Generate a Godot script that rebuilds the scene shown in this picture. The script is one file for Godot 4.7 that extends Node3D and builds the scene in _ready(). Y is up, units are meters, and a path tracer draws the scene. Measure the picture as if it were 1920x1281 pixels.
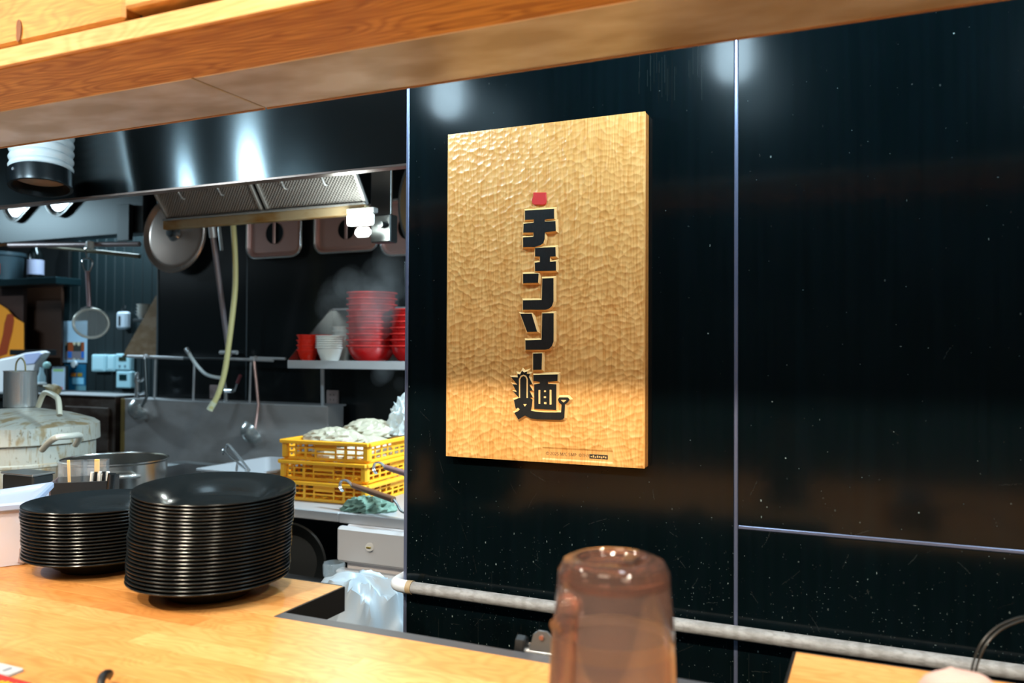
extends Node3D

# A collector of triangles. Every shape is checked for its signed volume so that its faces look outward; finish() smooths across shallow creases.
class Mold:
	var p := PackedVector3Array()
	var x := Transform3D()
	func tri(a: Vector3, b: Vector3, c: Vector3) -> void:
		p.append(x * a)
		p.append(x * b)
		p.append(x * c)
	func quad(a: Vector3, b: Vector3, c: Vector3, d: Vector3) -> void:
		tri(a, b, c)
		tri(a, c, d)
	func outward(from: int) -> void:
		var mid := Vector3.ZERO
		for i in range(from, p.size()):
			mid += p[i]
		mid /= maxf(1.0, p.size() - from)
		var vol := 0.0
		for i in range(from, p.size(), 3):
			vol += (p[i] - mid).dot((p[i + 1] - mid).cross(p[i + 2] - mid))
		if vol > 0.0:   # clockwise front faces
			for i in range(from, p.size(), 3):
				var k := p[i + 1]
				p[i + 1] = p[i + 2]
				p[i + 2] = k
	func box(c: Vector3, s: Vector3, ch := 0.0015) -> Mold:
		var from := p.size()
		var h := s / 2.0
		ch = minf(ch, minf(h.x, minf(h.y, h.z)) * 0.9)
		var corner := func(k: int, sx: int, sy: int, sz: int) -> Vector3:
			var v := Vector3(sx * (h.x - ch), sy * (h.y - ch), sz * (h.z - ch))
			v[k] = [sx, sy, sz][k] * h[k]
			return c + v
		for s1 in [-1, 1]:
			quad(corner.call(0, s1, -1, -1), corner.call(0, s1, 1, -1), corner.call(0, s1, 1, 1), corner.call(0, s1, -1, 1))
			flip_if(s1 < 0, 6)
			quad(corner.call(1, -1, s1, -1), corner.call(1, -1, s1, 1), corner.call(1, 1, s1, 1), corner.call(1, 1, s1, -1))
			flip_if(s1 < 0, 6)
			quad(corner.call(2, -1, -1, s1), corner.call(2, 1, -1, s1), corner.call(2, 1, 1, s1), corner.call(2, -1, 1, s1))
			flip_if(s1 < 0, 6)
			for s2 in [-1, 1]:
				var f: bool = s1 * s2 < 0
				quad(corner.call(0, s1, s2, -1), corner.call(1, s1, s2, -1), corner.call(1, s1, s2, 1), corner.call(0, s1, s2, 1))
				flip_if(f, 6)
				quad(corner.call(1, -1, s1, s2), corner.call(2, -1, s1, s2), corner.call(2, 1, s1, s2), corner.call(1, 1, s1, s2))
				flip_if(f, 6)
				quad(corner.call(2, s2, -1, s1), corner.call(0, s2, -1, s1), corner.call(0, s2, 1, s1), corner.call(2, s2, 1, s1))
				flip_if(f, 6)
				for s3 in [-1, 1]:
					tri(corner.call(0, s1, s2, s3), corner.call(1, s1, s2, s3), corner.call(2, s1, s2, s3))
					flip_if(s1 * s2 * s3 < 0, 3)
		outward(from)
		return self
	func flip_if(yes: bool, n: int) -> void:
		if yes:
			for i in range(p.size() - n, p.size(), 3):
				var k := p[i + 1]
				p[i + 1] = p[i + 2]
				p[i + 2] = k
	func lathe(prof: Array, seg := 40, at := Vector3.ZERO) -> Mold:   # closed outline of Vector2(radius, height)
		var from := p.size()
		for i in prof.size():
			var a: Vector2 = prof[i]
			var b: Vector2 = prof[(i + 1) % prof.size()]
			if a.x <= 1e-6 and b.x <= 1e-6:
				continue
			for k in seg:
				var t0 := TAU * k / seg
				var t1 := TAU * ((k + 1) % seg) / seg
				var d0 := Vector3(cos(t0), 0, sin(t0))
				var d1 := Vector3(cos(t1), 0, sin(t1))
				var a0 := at + d0 * a.x + Vector3.UP * a.y
				var a1 := at + d1 * a.x + Vector3.UP * a.y
				var b0 := at + d0 * b.x + Vector3.UP * b.y
				var b1 := at + d1 * b.x + Vector3.UP * b.y
				if a.x <= 1e-6:
					tri(a0, b0, b1)
				elif b.x <= 1e-6:
					tri(a0, b0, a1)
				else:
					tri(a0, b0, b1)
					tri(a0, b1, a1)
		outward(from)
		return self
	func tube(pts: Array, r, seg := 8, closed := false) -> Mold:   # r: a number, or one per point
		var from := p.size()
		var n := pts.size()
		var rings := []
		var up := Vector3(0.123, 0.97, 0.211)
		for i in n:
			var q: Vector3 = pts[i]
			var nx: Vector3 = pts[(i + 1) % n] if closed else pts[mini(i + 1, n - 1)]
			var pv: Vector3 = pts[(i - 1 + n) % n] if closed else pts[maxi(i - 1, 0)]
			var d := (nx - pv).normalized()
			if absf(d.dot(up)) > 0.97:
				up = Vector3(0.9, 0.1, 0.4).normalized()
			var s := d.cross(up).normalized()
			up = s.cross(d).normalized()
			var ring := []
			var rad: float = r[i] if r is Array else r
			for k in seg:
				var t := TAU * k / seg
				ring.append(q + (s * cos(t) + up * sin(t)) * rad)
			rings.append(ring)
		for i in (n if closed else n - 1):
			var a: Array = rings[i]
			var b: Array = rings[(i + 1) % n]
			var off := 0
			if closed and i == n - 1:
				var best := INF
				for o in seg:
					var dd: float = (a[0] - b[o]).length()
					if dd < best:
						best = dd
						off = o
			for k in seg:
				quad(a[k], b[(k + off) % seg], b[(k + 1 + off) % seg], a[(k + 1) % seg])
		if not closed:
			for k in range(1, seg - 1):
				tri(rings[0][0], rings[0][k], rings[0][k + 1])
				tri(rings[n - 1][0], rings[n - 1][k + 1], rings[n - 1][k])
		outward(from)
		return self
	func skin(loops: Array, cap0 := true, cap1 := true) -> Mold:   # loops of equal length, bridged; the ends closed flat
		var from := p.size()
		for i in loops.size() - 1:
			var a: PackedVector3Array = loops[i]
			var b: PackedVector3Array = loops[i + 1]
			var n := a.size()
			for k in n:
				quad(a[k], b[k], b[(k + 1) % n], a[(k + 1) % n])
		for e in [0, loops.size() - 1]:
			if (e == 0 and not cap0) or (e > 0 and not cap1):
				continue
			var l: PackedVector3Array = loops[e]
			var nn := Vector3.ZERO
			for k in l.size():
				nn += l[k].cross(l[(k + 1) % l.size()])
			nn = nn.normalized()
			var s := (l[1] - l[0]).normalized()
			s = (s - nn * s.dot(nn)).normalized()
			var u := nn.cross(s)
			var flat := PackedVector2Array()
			for v in l:
				flat.append(Vector2(v.dot(s), v.dot(u)))
			var idx := Geometry2D.triangulate_polygon(flat)
			for k in range(0, idx.size(), 3):
				if e == 0:
					tri(l[idx[k]], l[idx[k + 2]], l[idx[k + 1]])
				else:
					tri(l[idx[k]], l[idx[k + 1]], l[idx[k + 2]])
		outward(from)
		return self
	func plank(poly: PackedVector2Array, z0: float, z1: float, ch := 0.0) -> Mold:   # an outline in x, y given the thickness z0..z1, front edge chamfered
		var l := []
		l.append(Mold.lift(poly, z0))
		if ch > 0.0:
			l.append(Mold.lift(poly, z1 - ch * signf(z1 - z0)))
			l.append(Mold.lift(Mold.shrunk(poly, ch), z1))
		else:
			l.append(Mold.lift(poly, z1))
		return skin(l)
	static func lift(poly: PackedVector2Array, z: float) -> PackedVector3Array:
		var o := PackedVector3Array()
		for v in poly:
			o.append(Vector3(v.x, v.y, z))
		return o
	static func shrunk(poly: PackedVector2Array, d: float) -> PackedVector2Array:   # every edge moved inward by d (outward where d < 0)
		var o := PackedVector2Array()
		var n := poly.size()
		var s := -1.0 if Geometry2D.is_polygon_clockwise(poly) else 1.0
		for i in n:
			var a := (poly[i] - poly[(i - 1 + n) % n]).normalized()
			var b := (poly[(i + 1) % n] - poly[i]).normalized()
			var na := Vector2(-a.y, a.x) * s
			var nb := Vector2(-b.y, b.x) * s
			var m := (na + nb)
			m = m / maxf(0.5, m.length_squared() / 2.0)
			o.append(poly[i] + m * d)
		return o
	static func round_rect(w: float, h: float, r: float, seg := 6) -> PackedVector2Array:
		var o := PackedVector2Array()
		for c in 4:
			var cx: float = (w / 2 - r) * [1, -1, -1, 1][c]
			var cy: float = (h / 2 - r) * [1, 1, -1, -1][c]
			for k in seg + 1:
				var t := PI / 2 * (c + float(k) / seg)
				o.append(Vector2(cx + r * cos(t), cy + r * sin(t)))
		return o
	func finish(crease := 38.0, round_uv := false) -> ArrayMesh:
		var n := p.size() / 3
		var fn := PackedVector3Array()
		var weigh := PackedVector3Array()
		var near := {}
		for i in n:
			var g := (p[i * 3 + 2] - p[i * 3]).cross(p[i * 3 + 1] - p[i * 3])
			weigh.append(g)
			fn.append(g.normalized())
			if crease > 0.0:
				for k in 3:
					var key := Vector3i((p[i * 3 + k] * 50000.0).round())
					if near.has(key):
						near[key].append(i)
					else:
						near[key] = PackedInt32Array([i])
		var nor := PackedVector3Array()
		var uv := PackedVector2Array()
		var lim := cos(deg_to_rad(crease))
		for i in n:
			for k in 3:
				var v := p[i * 3 + k]
				var s := fn[i]
				if crease > 0.0:
					s = Vector3.ZERO
					for j in near[Vector3i((v * 50000.0).round())]:
						if fn[j].dot(fn[i]) >= lim:
							s += weigh[j]
					s = s.normalized()
					if s.length_squared() < 0.5:
						s = fn[i]
				nor.append(s)
				if round_uv:
					var a := atan2(v.z, v.x) / TAU
					if k > 0:
						var first := uv[uv.size() - k].x
						a += roundf(first - a)
					uv.append(Vector2(a, v.y))
				else:
					var d := fn[i].abs()
					uv.append(Vector2(v.x, v.y) if d.z >= d.x and d.z >= d.y else Vector2(v.x, v.z) if d.y >= d.x else Vector2(v.z, v.y))
		var arr := []
		arr.resize(Mesh.ARRAY_MAX)
		arr[Mesh.ARRAY_VERTEX] = p
		arr[Mesh.ARRAY_NORMAL] = nor
		arr[Mesh.ARRAY_TEX_UV] = uv
		var m := ArrayMesh.new()
		m.add_surface_from_arrays(Mesh.PRIMITIVE_TRIANGLES, arr)
		return m

var used := {}
var rng := RandomNumberGenerator.new()
var M := {}

func numbered(called: String) -> String:
	used[called] = used.get(called, -1) + 1
	return called if used[called] == 0 else "%s_%03d" % [called, used[called]]

func tag(o: Node3D, label: String, category: String, group := "", kind := "") -> void:
	if label: o.set_meta("label", label)
	if category: o.set_meta("category", category)
	if group: o.set_meta("group", group)
	if kind: o.set_meta("kind", kind)

func thing(called: String, at: Vector3, label: String, category: String, group := "") -> Node3D:
	var o := Node3D.new()
	o.name = numbered(called)
	o.position = at
	add_child(o, true)
	tag(o, label, category, group)
	return o

func part(parent: Node3D, called: String, mesh: Mesh, m: Material, at := Vector3.ZERO) -> MeshInstance3D:
	var o := MeshInstance3D.new()
	o.name = called if parent != self else numbered(called)
	o.mesh = mesh
	o.material_override = m
	o.position = at
	parent.add_child(o, true)
	return o

func single(called: String, mesh: Mesh, m: Material, at: Vector3, label: String, category: String, group := "") -> MeshInstance3D:
	var o := part(self, called, mesh, m, at)
	tag(o, label, category, group)
	return o

func copy(o: Node3D, called: String, at: Vector3, label: String) -> Node3D:
	var c: Node3D = o.duplicate()
	c.name = numbered(called)
	c.position = at
	add_child(c, true)
	c.set_meta("label", label)
	return c

func mold(x := Transform3D()) -> Mold:
	var m := Mold.new()
	m.x = x
	return m

func bx(c: Vector3, s: Vector3, ch := 0.0015) -> ArrayMesh:
	return mold().box(c, s, ch).finish(0.0)

func flat(a: Array) -> PackedVector2Array:
	var o := PackedVector2Array()
	for i in range(0, a.size(), 2):
		o.append(Vector2(a[i], a[i + 1]))
	return o

func curve(pts: Array, n := 24) -> Array:   # a smooth line through the points
	var o := []
	var m := pts.size()
	for i in n + 1:
		var t := float(i) / n * (m - 1)
		var k := mini(int(t), m - 2)
		var a: Vector3 = pts[maxi(k - 1, 0)]
		var d: Vector3 = pts[mini(k + 2, m - 1)]
		o.append((pts[k] as Vector3).cubic_interpolate(pts[k + 1], a, d, t - k))
	return o

func crumple(size: Vector3, seed_: int, freq: float, amp: float, nu := 40, nv := 22, base := 0.0) -> Mold:   # a crushed bag or cloth: a flattened ball with sharp folds, its underside flat at y = 0
	var n := FastNoiseLite.new()
	n.seed = seed_
	n.frequency = freq
	n.fractal_type = FastNoiseLite.FRACTAL_RIDGED
	n.fractal_octaves = 3
	var g := []
	for j in nv + 1:
		var row := []
		for i in nu:
			var th := PI * j / nv
			var ph := TAU * i / nu
			var d := Vector3(sin(th) * cos(ph), cos(th), sin(th) * sin(ph))
			var r := 1.0 + amp * n.get_noise_3dv(d)
			var v := Vector3(d.x * size.x / 2, d.y * size.y, d.z * size.z / 2) * r
			v.y = maxf(v.y, base)
			row.append(v)
		g.append(row)
	var m := mold()
	for j in nv:
		for i in nu:
			var k := (i + 1) % nu
			if j > 0:
				m.tri(g[j][i], g[j + 1][k], g[j][k])
			if j < nv - 1:
				m.tri(g[j][i], g[j + 1][i], g[j + 1][k])
	m.outward(0)
	return m

func mat(color: Color, rough := 0.5, metal := 0.0) -> StandardMaterial3D:
	var m := StandardMaterial3D.new()
	m.albedo_color = color
	m.roughness = rough
	m.metallic = metal
	m.resource_name = "surface"
	return m

func clear(color: Color, alpha: float, rough := 0.05) -> StandardMaterial3D:
	var m := mat(Color(color, alpha), rough)
	m.transparency = BaseMaterial3D.TRANSPARENCY_ALPHA
	m.cull_mode = BaseMaterial3D.CULL_DISABLED
	return m

func solid(color: Color, alpha: float, rough: float, bend: float) -> StandardMaterial3D:   # clear matter with thickness
	var m := mat(Color(color, alpha), rough)
	m.transparency = BaseMaterial3D.TRANSPARENCY_ALPHA
	m.refraction_enabled = true
	m.refraction_scale = bend
	return m

func tri_map(m: StandardMaterial3D, t: Texture2D, scale: Vector3, offset := Vector3.ZERO, world := false) -> StandardMaterial3D:
	m.albedo_texture = t
	m.uv1_triplanar = true
	m.uv1_world_triplanar = world
	m.uv1_triplanar_sharpness = 8.0
	m.uv1_scale = scale
	m.uv1_offset = offset
	return m

func paint(w: int, h: int, f: Callable) -> ImageTexture:
	var b := PackedByteArray()
	b.resize(w * h * 3)
	for y in h:
		for x in w:
			var c: Color = f.call((x + 0.5) / w, (y + 0.5) / h)
			var i := (y * w + x) * 3
			b[i] = int(clampf(c.r, 0, 1) * 255)
			b[i + 1] = int(clampf(c.g, 0, 1) * 255)
			b[i + 2] = int(clampf(c.b, 0, 1) * 255)
	return ImageTexture.create_from_image(Image.create_from_data(w, h, false, Image.FORMAT_RGB8, b))

func noise(seed_: int, freq: float, oct := 3) -> FastNoiseLite:
	var n := FastNoiseLite.new()
	n.seed = seed_
	n.frequency = freq
	n.fractal_octaves = oct
	return n

func grain_texture(light: Color, dark: Color, seed_: int) -> ImageTexture:   # grain along u, the same at both ends
	var a := noise(seed_, 1.0, 2)
	var b := noise(seed_ + 1, 1.0, 2)
	return paint(512, 256, func(u: float, v: float) -> Color:
		var t := absf(v * 2.0 - 1.0)
		var cu := cos(TAU * u)
		var su := sin(TAU * u)
		var warp := a.get_noise_3d(cu * 0.9, su * 0.9, t * 2.2)
		var ring := 0.5 + 0.5 * sin((t * 9.0 + warp * 5.0) * TAU)
		var fine := b.get_noise_3d(cu * 3.0, su * 3.0, t * 70.0)
		var k := clampf(0.35 * pow(ring, 2.0) + 0.3 + 0.55 * fine + 0.25 * warp, 0, 1)
		return light.lerp(dark, k))

func area_lamp(at: Vector3, aim: Vector3, size: Vector2, energy: float, color: Color, called: String) -> void:
	var l := AreaLight3D.new()
	l.name = called
	l.area_size = size
	l.light_energy = energy
	l.light_color = color
	l.shadow_enabled = true
	l.area_range = 12.0
	add_child(l, true)
	l.look_at_from_position(at, at + aim, Vector3.UP if absf(aim.normalized().y) < 0.9 else Vector3.FORWARD)

func _ready() -> void:
	rng.seed = 7
	# camera
	var cam := Camera3D.new()
	cam.name = "camera"
	cam.position = Vector3(0, 1.32, 0)
	cam.rotation = Vector3(deg_to_rad(0.821), deg_to_rad(24.06), deg_to_rad(0.279))
	cam.near = 0.05
	cam.far = 40.0
	cam.fov = 45.21
	var lens := CameraAttributesPhysical.new()
	lens.frustum_focal_length = 28.83
	lens.frustum_focus_distance = 1.75
	lens.exposure_aperture = 3.8
	cam.attributes = lens
	add_child(cam)
	cam.make_current()
	# no daylight reaches this room
	var env := Environment.new()
	env.background_mode = Environment.BG_COLOR
	env.background_color = Color(0, 0, 0)
	env.ambient_light_source = Environment.AMBIENT_SOURCE_DISABLED
	env.tonemap_mode = Environment.TONE_MAPPER_LINEAR
	env.tonemap_exposure = 0.6
	env.sdfgi_enabled = true
	env.ssao_enabled = true
	env.ssil_enabled = true
	env.volumetric_fog_enabled = true
	env.volumetric_fog_density = 0.0
	var we := WorldEnvironment.new()
	we.name = "world"
	we.environment = env
	add_child(we)
	make_materials()
	dining_lamps()
	kitchen_lamps()
	room()
	canopy()
	black_wall()
	counter()
	sign_board()
	plates()
	hood()
	back_of_kitchen()
	kitchen_counter()
	crates()
	bowls()
	pots()
	hanging_things()
	far_corner()
	counter_things()
	steam()

const WARM := Color(1.0, 0.945, 0.86)
const COOL := Color(0.80, 0.93, 1.0)

func dining_lamps() -> void:
	# ceiling spots over the guests, and pendants just above the counter's front
	for px in [-2.2, -1.0, 0.2, 1.4]:
		ceiling_spot(Vector3(px, 2.6, 0.38), Vector3(0.0, -1.0, -0.55), 10.0)
	for px in [-1.9, -1.1, -0.3, 0.5]:
		pendant(Vector3(px, 2.12, -0.38), 0.7)

	for px in [-2.6, -0.4, 1.8]:
		panel_lamp(Vector3(px, 2.59, 1.25), Vector2(0.9, 0.3), 1.2, WARM, "warm white ceiling panel lamp over the dining room", "ceiling panels over the dining room")

func panel_lamp(at: Vector3, size: Vector2, energy: float, color: Color, label: String, group: String) -> void:
	var t := thing("panel_lamp", at, label, "lamp", group)
	if at.y < 2.55:
		part(t, "rod", mold().tube([Vector3.ZERO, Vector3(0, 2.6 - at.y, 0)], 0.01, 8).finish(), M.white_plastic)
	part(t, "frame", bx(Vector3(0, -0.005, 0), Vector3(size.x + 0.04, 0.03, size.y + 0.04), 0.004), M.white_plastic)
	var em := mat(color, 0.6)
	em.emission_enabled = true
	em.emission = color
	em.emission_energy_multiplier = 2.5
	part(t, "lamp_face", bx(Vector3(0, -0.021, 0), Vector3(size.x, 0.004, size.y), 0.001), em)
	area_lamp(at + Vector3(0, -0.03, 0), Vector3.DOWN, size, energy, color, "panel_light")

func ceiling_spot(at: Vector3, aim: Vector3, energy: float) -> void:
	var t := thing("ceiling_spot", at, "black ceiling spotlight over the guests' seats", "spotlight", "spotlights over the seats")
	part(t, "housing", mold().lathe([Vector2(0, 0), Vector2(0.05, 0), Vector2(0.05, -0.11), Vector2(0.044, -0.11), Vector2(0.044, -0.095), Vector2(0, -0.095)], 24).finish(), M.black_plastic)
	var em := mat(WARM, 0.6)
	em.emission_enabled = true
	em.emission = WARM
	em.emission_energy_multiplier = 3.0
	part(t, "lamp_face", mold().lathe([Vector2(0, -0.096), Vector2(0.043, -0.096), Vector2(0.043, -0.1), Vector2(0, -0.1)], 24).finish(), em)
	var l := SpotLight3D.new()
	l.name = "spot_light"
	l.light_color = WARM
	l.light_energy = energy
	l.spot_angle = 55.0
	l.spot_angle_attenuation = 0.5
	l.spot_range = 12.0
	l.spot_attenuation = 2.0
	l.light_size = 0.06
	l.shadow_enabled = true
	l.position = Vector3(0, -0.105, 0)
	t.add_child(l, true)
	l.look_at_from_position(at + l.position, at + l.position + aim, Vector3.FORWARD)

func pendant(at: Vector3, energy: float) -> void:
	var t := thing("pendant_lamp", at, "small pendant lamp hanging over the counter's front", "lamp", "pendant lamps over the counter")
	part(t, "cord", mold().tube([Vector3(0, 0.1, 0), Vector3(0, 0.48, 0)], 0.004, 6).finish(), M.black_plastic)
	part(t, "lamp_shade", mold().lathe([Vector2(0, 0.1), Vector2(0.02, 0.1), Vector2(0.075, 0.0), Vector2(0.072, 0.0), Vector2(0.018, 0.096), Vector2(0, 0.096)], 28).finish(), M.black_plastic)
	var em := mat(WARM, 0.6)
	em.emission_enabled = true
	em.emission = WARM
	em.emission_energy_multiplier = 3.0
	part(t, "bulb", mold().lathe([Vector2(0, 0.07), Vector2(0.02, 0.06), Vector2(0.03, 0.03), Vector2(0.02, 0.006), Vector2(0, 0.0)], 20).finish(), em)
	var l := SpotLight3D.new()
	l.name = "pendant_light"
	l.light_color = WARM
	l.light_energy = energy
	l.spot_angle = 50.0
	l.spot_angle_attenuation = 0.6
	l.spot_range = 12.0
	l.spot_attenuation = 2.0
	l.light_size = 0.03
	l.shadow_enabled = true
	l.position = Vector3(0, -0.006, 0)
	t.add_child(l, true)
	l.look_at_from_position(at + l.position, at + l.position + Vector3.DOWN, Vector3.FORWARD)

func kitchen_lamps() -> void:
	# cool lamps on the kitchen side of the steel soffit, aimed down
	panel_lamp(Vector3(-0.35, 2.2, -2.35), Vector2(0.5, 0.12), 20.0, COOL, "cool batten lamp over the kitchen behind the black wall", "")
	panel_lamp(Vector3(-5.75, 2.40, -2.35), Vector2(0.9, 0.12), 11.0, COOL, "cool batten lamp at the kitchen's far end", "")
	panel_lamp(Vector3(-4.75, 2.56, -3.85), Vector2(0.9, 0.12), 6.0, COOL, "cool batten lamp on the ceiling of the far corner", "")
	for k in 5:
		var q: Array = [[-2.66, 0.024], [-2.31, 0.042], [-0.985, 0.036], [-0.285, 0.036], [0.42, 0.036]][k]
		soffit_lamp(Vector3(q[0], 1.965, -1.20), q[1], [0.10, 0.7, 0.52, 0.52, 0.52][k])

func soffit_lamp(at: Vector3, r: float, energy: float) -> void:
	var t := thing("soffit_lamp", at, "white globe lamp hung behind the steel soffit", "lamp", "lamps behind the steel soffit")
	part(t, "socket", mold().lathe([Vector2(0, 0.055), Vector2(r + 0.006, 0.055), Vector2(r + 0.006, 0.085), Vector2(0, 0.09)], 28).finish(), M.white_plastic)
	part(t, "bracket", bx(Vector3(0, 0.075, 0.07), Vector3(0.03, 0.02, 0.14)), M.steel_plain)
	var em := mat(COOL, 0.6)
	em.emission_enabled = true
	em.emission = COOL
	em.emission_energy_multiplier = 30.0
	part(t, "bulb", mold().lathe([Vector2(0, 0.054), Vector2(r, 0.054), Vector2(r, -0.03), Vector2(r * 0.75, -0.05), Vector2(0, -0.06)], 28).finish(), em)
	var l := OmniLight3D.new()
	l.name = "lamp_light"
	l.light_color = COOL
	l.light_energy = energy
	l.omni_range = 12.0
	l.omni_attenuation = 2.0
	l.light_size = r * 0.9
	l.shadow_enabled = true
	t.add_child(l, true)

func make_materials() -> void:
	M.steel_plain = mat(Color(0.70, 0.70, 0.69), 0.32, 1.0)
	M.steel = mat(Color(0.66, 0.67, 0.67), 0.34, 1.0)
	M.steel.anisotropy_enabled = true
	M.steel.anisotropy = -0.7
	M.steel_dark = mat(Color(0.30, 0.31, 0.31), 0.38, 1.0)
	M.steel_bright = mat(Color(0.78, 0.78, 0.77), 0.22, 0.75)
	M.chrome = mat(Color(0.86, 0.87, 0.88), 0.13, 0.78)
	M.pot_steel = mat(Color(0.74, 0.73, 0.71), 0.24, 1.0)
	M.rose_steel = mat(Color(0.78, 0.62, 0.58), 0.34, 0.6)
	M.hood = mat(Color(0.50, 0.53, 0.54), 0.16, 1.0)
	M.hood.anisotropy_enabled = true
	M.hood.anisotropy = -0.97
	M.soffit = tri_map(mat(Color(0.88, 0.89, 0.90), 0.36, 0.42), blotch_texture(Color(1, 1, 1), Color(0.84, 0.80, 0.74), 67, 0.16), Vector3(1.3, 1.3, 1.3))
	M.hood_lip = mat(Color(0.55, 0.47, 0.43), 0.35, 0.8)
	M.filter_metal = mat(Color(0.62, 0.61, 0.60), 0.42, 0.6)
	M.lid_steel = mat(Color(0.80, 0.72, 0.67), 0.24, 0.7)
	M.sheet = tri_map(mat(Color(0.76, 0.73, 0.72), 0.36, 0.5), blotch_texture(Color(1, 1, 1), Color(0.90, 0.89, 0.88), 61, 0.18), Vector3(1.2, 1.2, 1.2))
	M.painted_steel = mat(Color(0.74, 0.73, 0.73), 0.38, 0.35)
	M.black_plastic = mat(Color(0.05, 0.055, 0.06), 0.45)
	M.white_plastic = mat(Color(0.86, 0.88, 0.88), 0.45)
	M.trim = mat(Color(0.42, 0.45, 0.55), 0.35, 0.6)
	M.black_melamine = mat(Color(0.07, 0.085, 0.09), 0.22)
	M.plate = mat(Color(0.075, 0.095, 0.105), 0.20)
	M.plate.metallic_specular = 0.31
	M.red_lacquer = mat(Color(0.72, 0.08, 0.08), 0.25)
	M.red_rim = mat(Color(0.86, 0.22, 0.20), 0.25)
	M.orange_lacquer = mat(Color(0.83, 0.15, 0.08), 0.25)
	M.white_china = mat(Color(0.86, 0.85, 0.82), 0.3)
	M.yellow = mat(Color(1.0, 0.70, 0.16), 0.42)
	M.yellow.subsurf_scatter_enabled = true
	M.yellow.subsurf_scatter_strength = 0.08
	M.hose = mat(Color(0.80, 0.74, 0.50), 0.5)
	M.black_paint = mat(Color(0.06, 0.07, 0.075), 0.4)
	M.green_board = mat(Color(0.02, 0.095, 0.105), 0.55)
	M.wood_tex = grain_texture(Color(1.0, 0.98, 0.94), Color(0.86, 0.77, 0.65), 11)
	M.pine = tri_map(mat(Color(0.90, 0.66, 0.36), 0.45), M.wood_tex, Vector3(0.8, 3.0, 3.0))
	M.pine_lip = tri_map(mat(Color(0.95, 0.78, 0.55), 0.45), M.wood_tex, Vector3(0.7, 2.0, 2.0), Vector3(0.3, 0.2, 0.1))
	M.pine_dark = tri_map(mat(Color(0.90, 0.74, 0.44), 0.5), grain_texture(Color(1.0, 0.97, 0.92), Color(0.66, 0.52, 0.38), 31), Vector3(0.5, 3.2, 3.2), Vector3(0.13, 0.4, 0.31))
	M.staves = []
	for k in 7:
		var c := Color(0.82, 0.58, 0.33).lerp(Color(0.90, 0.71, 0.47), [0.5, 0.1, 0.8, 0.35, 0.65, 0.0, 0.95][k])
		M.staves.append(tri_map(mat(c, 0.38), M.wood_tex, Vector3(0.9, 3.1, 3.1), Vector3(0.17 * k, 0.23 * k, 0.31 * k)))
	# black wall: specks of dried splash, scratches, smears and drips
	M.wall = mat(Color(1, 1, 1), 0.14)
	M.wall.metallic_specular = 0.36
	M.wall.albedo_texture = wall_texture()
	M.wall.texture_repeat = true
	M.brown_board = tri_map(mat(Color(0.20, 0.11, 0.05), 0.5), M.wood_tex, Vector3(0.8, 2.0, 2.0))
	M.tan = tri_map(mat(Color(0.56, 0.45, 0.34), 0.7), blotch_texture(Color(1, 1, 1), Color(0.86, 0.80, 0.66), 5, 0.10), Vector3(1.5, 1.5, 1.5))
	M.pot = tri_map(mat(Color(0.80, 0.79, 0.74), 0.42, 0.4), grime_texture(), Vector3(1.4, 1.4, 1.4))
	M.rust = tri_map(mat(Color(0.33, 0.28, 0.25), 0.5, 0.4), blotch_texture(Color(1, 1, 1), Color(0.66, 0.50, 0.38), 9, 0.14), Vector3(1.6, 1.6, 1.6))
	M.bag = mat(Color(0.50, 0.53, 0.55), 0.45)
	M.bag.backlight_enabled = true
	M.bag.backlight = Color(0.35, 0.36, 0.36)
	M.noodle_bag = mat(Color(0.76, 0.72, 0.63), 0.3)
	M.clear_bag = clear(Color(0.92, 0.95, 0.96), 0.28, 0.08)
	M.tub = clear(Color(0.92, 0.92, 0.98), 0.74, 0.12)
	M.pipe = tri_map(mat(Color(0.57, 0.57, 0.57), 0.55), blotch_texture(Color(1, 1, 1), Color(0.84, 0.83, 0.82), 15, 0.05), Vector3(5, 5, 5))
	M.paper = mat(Color(0.64, 0.66, 0.68), 0.7)
	M.dining = mat(Color(0.55, 0.42, 0.30), 0.8)

func blotch_texture(a: Color, b: Color, seed_: int, freq: float) -> ImageTexture:
	var n := noise(seed_, 1.0, 4)
	return paint(256, 256, func(u: float, v: float) -> Color:
		var k := n.get_noise_3d(cos(TAU * u) / TAU / freq * 0.5, sin(TAU * u) / TAU / freq * 0.5, absf(v * 2.0 - 1.0) / freq * 0.5)
		return a.lerp(b, clampf(0.4 + k * 1.6, 0, 1)))

func grime_texture() -> ImageTexture:
	var n := noise(21, 1.0, 4)
	var d := noise(22, 1.0, 3)
	return paint(384, 384, func(u: float, v: float) -> Color:
		var cu := cos(TAU * u) * 1.2
		var su := sin(TAU * u) * 1.2
		var t := absf(v * 2.0 - 1.0)
		var blot := clampf(n.get_noise_3d(cu * 2.0, su * 2.0, t * 4.0) * 3.0 - 0.5, 0, 1)
		var drip := clampf(d.get_noise_3d(cu * 9.0, su * 6.0, t * 2.5) * 3.4 - 0.9, 0, 1)
		var c := Color(1, 1, 1).lerp(Color(0.72, 0.52, 0.26), maxf(blot * 0.55, drip * 0.5))
		return c.lerp(Color(0.45, 0.38, 0.28), clampf(n.get_noise_3d(cu * 8.0, su * 8.0, t * 14.0) * 2.6 - 1.1, 0, 1)))

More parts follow.
